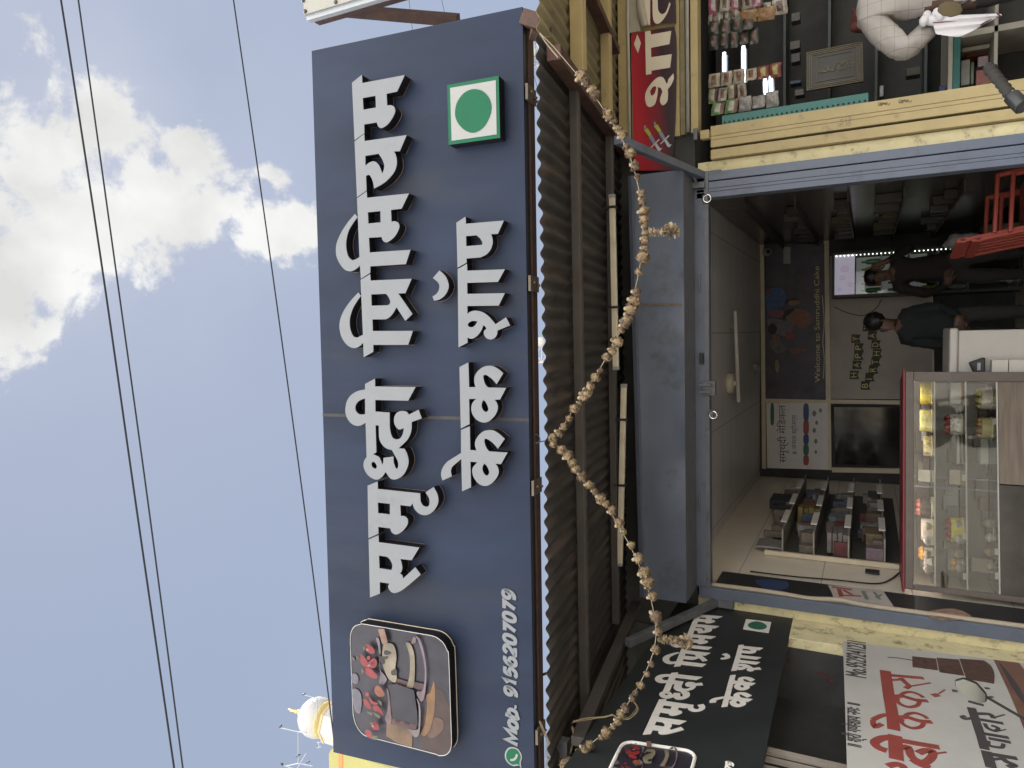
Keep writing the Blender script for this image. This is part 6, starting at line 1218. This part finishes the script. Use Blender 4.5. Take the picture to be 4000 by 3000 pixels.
# ------------------------------------------------------------ parked motorcycles at the kerb
def motorcycle(label, cx, cy, yaw_, zh, mirrors, bar=(1, 0, 0)):
    t = thing('motorcycle', label, 'motorcycle', (cx, cy, 0), 'motorcycles parked facing the shops'); cz, sz = cos(yaw_), sin(yaw_)
    def W(x, y, z): return V((cx+x*cz-y*sz, cy+x*sz+y*cz, z))       # +y = forward (towards the shops)
    def wheel(y):
        a = MB(); a.tube([W(0, y+.27*cos(k*pi/14), .31+.27*sin(k*pi/14)) for k in range(28)], .045, 8, closed=True); o_ = a.build('wheel', m_rubber, t)
        a = MB(); a.tube([W(0, y+.22*cos(k*pi/14), .31+.22*sin(k*pi/14)) for k in range(28)], .016, 6, closed=True); a.tube([W(-.05, y, .31), W(.05, y, .31)], .04, 10)
        for k in range(6): a.bar(W(0, y, .31), W(0, y+.22*cos(k*pi/3), .31+.22*sin(k*pi/3)), .02, .02)
        a.build('rim', m_steel, o_)
    wheel(.42); wheel(-.84)
    pb = mat('bike paint', (.02, .02, .022), .25, coat=.6)
    a = MB(); a.tube(curve([W(0, .05, zh-.30), W(0, -.2, zh-.26), W(0, -.45, zh-.34)], 4), [.09, .11, .13, .135, .13, .12, .10, .085, .08], 12); a.build('tank', pb, t)
    a = MB(); a.tube(curve([W(0, -.42, zh-.32), W(0, -.75, zh-.30), W(0, -1.1, zh-.22)], 4), [.10, .11, .12, .12, .12, .12, .11, .10, .07], 10); a.build('seat', m_rubber, t)
    a = MB(); a.box(W(-.13, -.35, .30), W(.13, -.05, .62)) if abs(yaw_) < .01 else a.tube([W(0, -.35, .45), W(0, -.05, .45)], .14, 8); a.build('engine', m_greyd, t, .02)
    a = MB()
    for s_ in (-1, 1): a.tube([W(.09*s_, .42, .31), W(.09*s_, .16, zh-.12)], .022, 8)
    a.tube([W(0, .13, zh-.15), W(0, -.3, .4), W(0, -.84, .31)], .03, 8); a.build('fork', m_steel, t)
    a = MB(); a.lathe([(.02, -.10), (.08, -.06), (.10, .0), (.10, .04), (.02, .05)], W(0, .26, zh-.10), 16, axis=W(0, 1, 0)-W(0, 0, 0)); a.build('headlight', m_chrome, t)
    bd = V(bar).normalized(); hc_ = W(0, .04, zh); bn_ = V((bd.y, -bd.x, 0)).normalized()
    def H(x, back, up): return hc_ + bd*x + bn_*back + V((0, 0, up))
    a = MB(); a.tube(curve([H(-.38, .014, 0), H(-.22, .0, -.01), H(-.10, -.03, -.06), H(.10, -.03, -.06), H(.22, 0, -.01), H(.38, .014, 0)], 4), .011, 8); a.build('handlebar', m_chrome, t)
    for s_ in (-1, 1):
        g0, g1 = H(.27*s_, .0, 0), H(.405*s_, .02, .0); P_ = [g0.lerp(g1, k/24) for k in range(25)]
        a = MB(); a.tube(P_, [.0165+.0022*((k//2) % 2) for k in range(22)]+[.021, .022, .019], 12); a.build('grip', m_rubber, t)
        a = MB(); a.lathe([(.016, 0), (.018, .010), (.012, .018)], g1, 10, axis=g1-g0); a.build('grip_end', m_rubber, t)
        a = MB(); a.tube([H(.20*s_, -.0, 0), H(.265*s_, 0, 0)], .026, 8); a.build('switch_gear', m_blackp, t, .004)
        a = MB(); a.tube(curve([H(.22*s_, -.03, -.005), H(.30*s_, -.05, -.03), H(.40*s_, -.035, -.035)], 4), .006, 6); a.build('lever', m_rubber, t)
    for (mx_, my_, mz_, outline, nrm, s_) in mirrors:
        c = V((mx_, my_, mz_)); nrm = V(nrm).normalized(); ax = V((0, 0, 1)).cross(nrm).normalized(); up = nrm.cross(ax); mp2 = Plane(c, ax, up, nrm)
        a = MB(); a.poly(mp2, outline, (), -.028, -.001); h2 = a.build('mirror', m_blackp, t, .006); cc = (sum(q[0] for q in outline)/len(outline), sum(q[1] for q in outline)/len(outline))
        a = MB(); a.poly(mp2, [(cc[0]+(q[0]-cc[0])*.93, cc[1]+(q[1]-cc[1])*.93) for q in outline], (), -.0005, .001); a.build('mirror_glass', m_mirror if s_ > 0 else mat('reflection tinted mirror glass', (.17, .15, .12), .05, 1, var=.1), h2)  # right bike's glass: olive-brown tint painted in for a dim reflection
        a = MB(); a.tube(curve([H(.17*s_, .0, 0), H(.19*s_, .0, .06), mp2.w((cc[0], cc[1]-.02), -.025)], 5), .006, 6); a.build('mirror_stem', m_blackp, h2)
    return t
MY = -2.0
g0, g1 = onY(3968, 398, -2.36), onY(3862, 292, -2.27)
bd0 = (g1-g0).normalized(); hb = g1-bd0*.405-V((0, .01, 0))
motorcycle('motorcycle by the medicine shop with only its ribbed grip showing', hb.x, hb.y-.04, .0, hb.z, [], bar=bd0)
def mnorm(c, target): d = (c-CAM).normalized(); r = (V(target)-c).normalized(); return (r-d)
def outl(pts, c, n):
    n = V(n).normalized(); ax = V((0, 0, 1)).cross(n).normalized(); pl_ = Plane(c, ax, n.cross(ax), n); return [pl_.loc(x, y) for x, y in pts]
cR = onY(3708, 36, MY+.05); nR = mnorm(cR, (-9, -24, 3.5)); oR = outl([(3660, 45), (3668, 18), (3690, 4), (3730, 4), (3755, 14), (3763, 40), (3750, 58), (3715, 68), (3682, 62)], cR, nR)
motorcycle('motorcycle at the right edge with a rounded mirror before the man', cR.x+.30, MY+.02, .0, cR.z-.31, [(cR.x, cR.y, cR.z, oR, nR, -1)])
cL = onY(3787, 2700, MY+.05); nL = mnorm(cL, (-4.2, -24, 6.8)); oL = outl([(3727, 2660), (3763, 2650), (3814, 2669), (3854, 2714), (3854, 2745), (3825, 2747), (3778, 2733), (3752, 2707), (3731, 2682)], cL, nL)
motorcycle('motorcycle at the left edge with an angular mirror before the white banner', cL.x-.30, MY+.02, .0, cL.z-.31, [(cL.x, cL.y, cL.z, oL, nL, 1)])
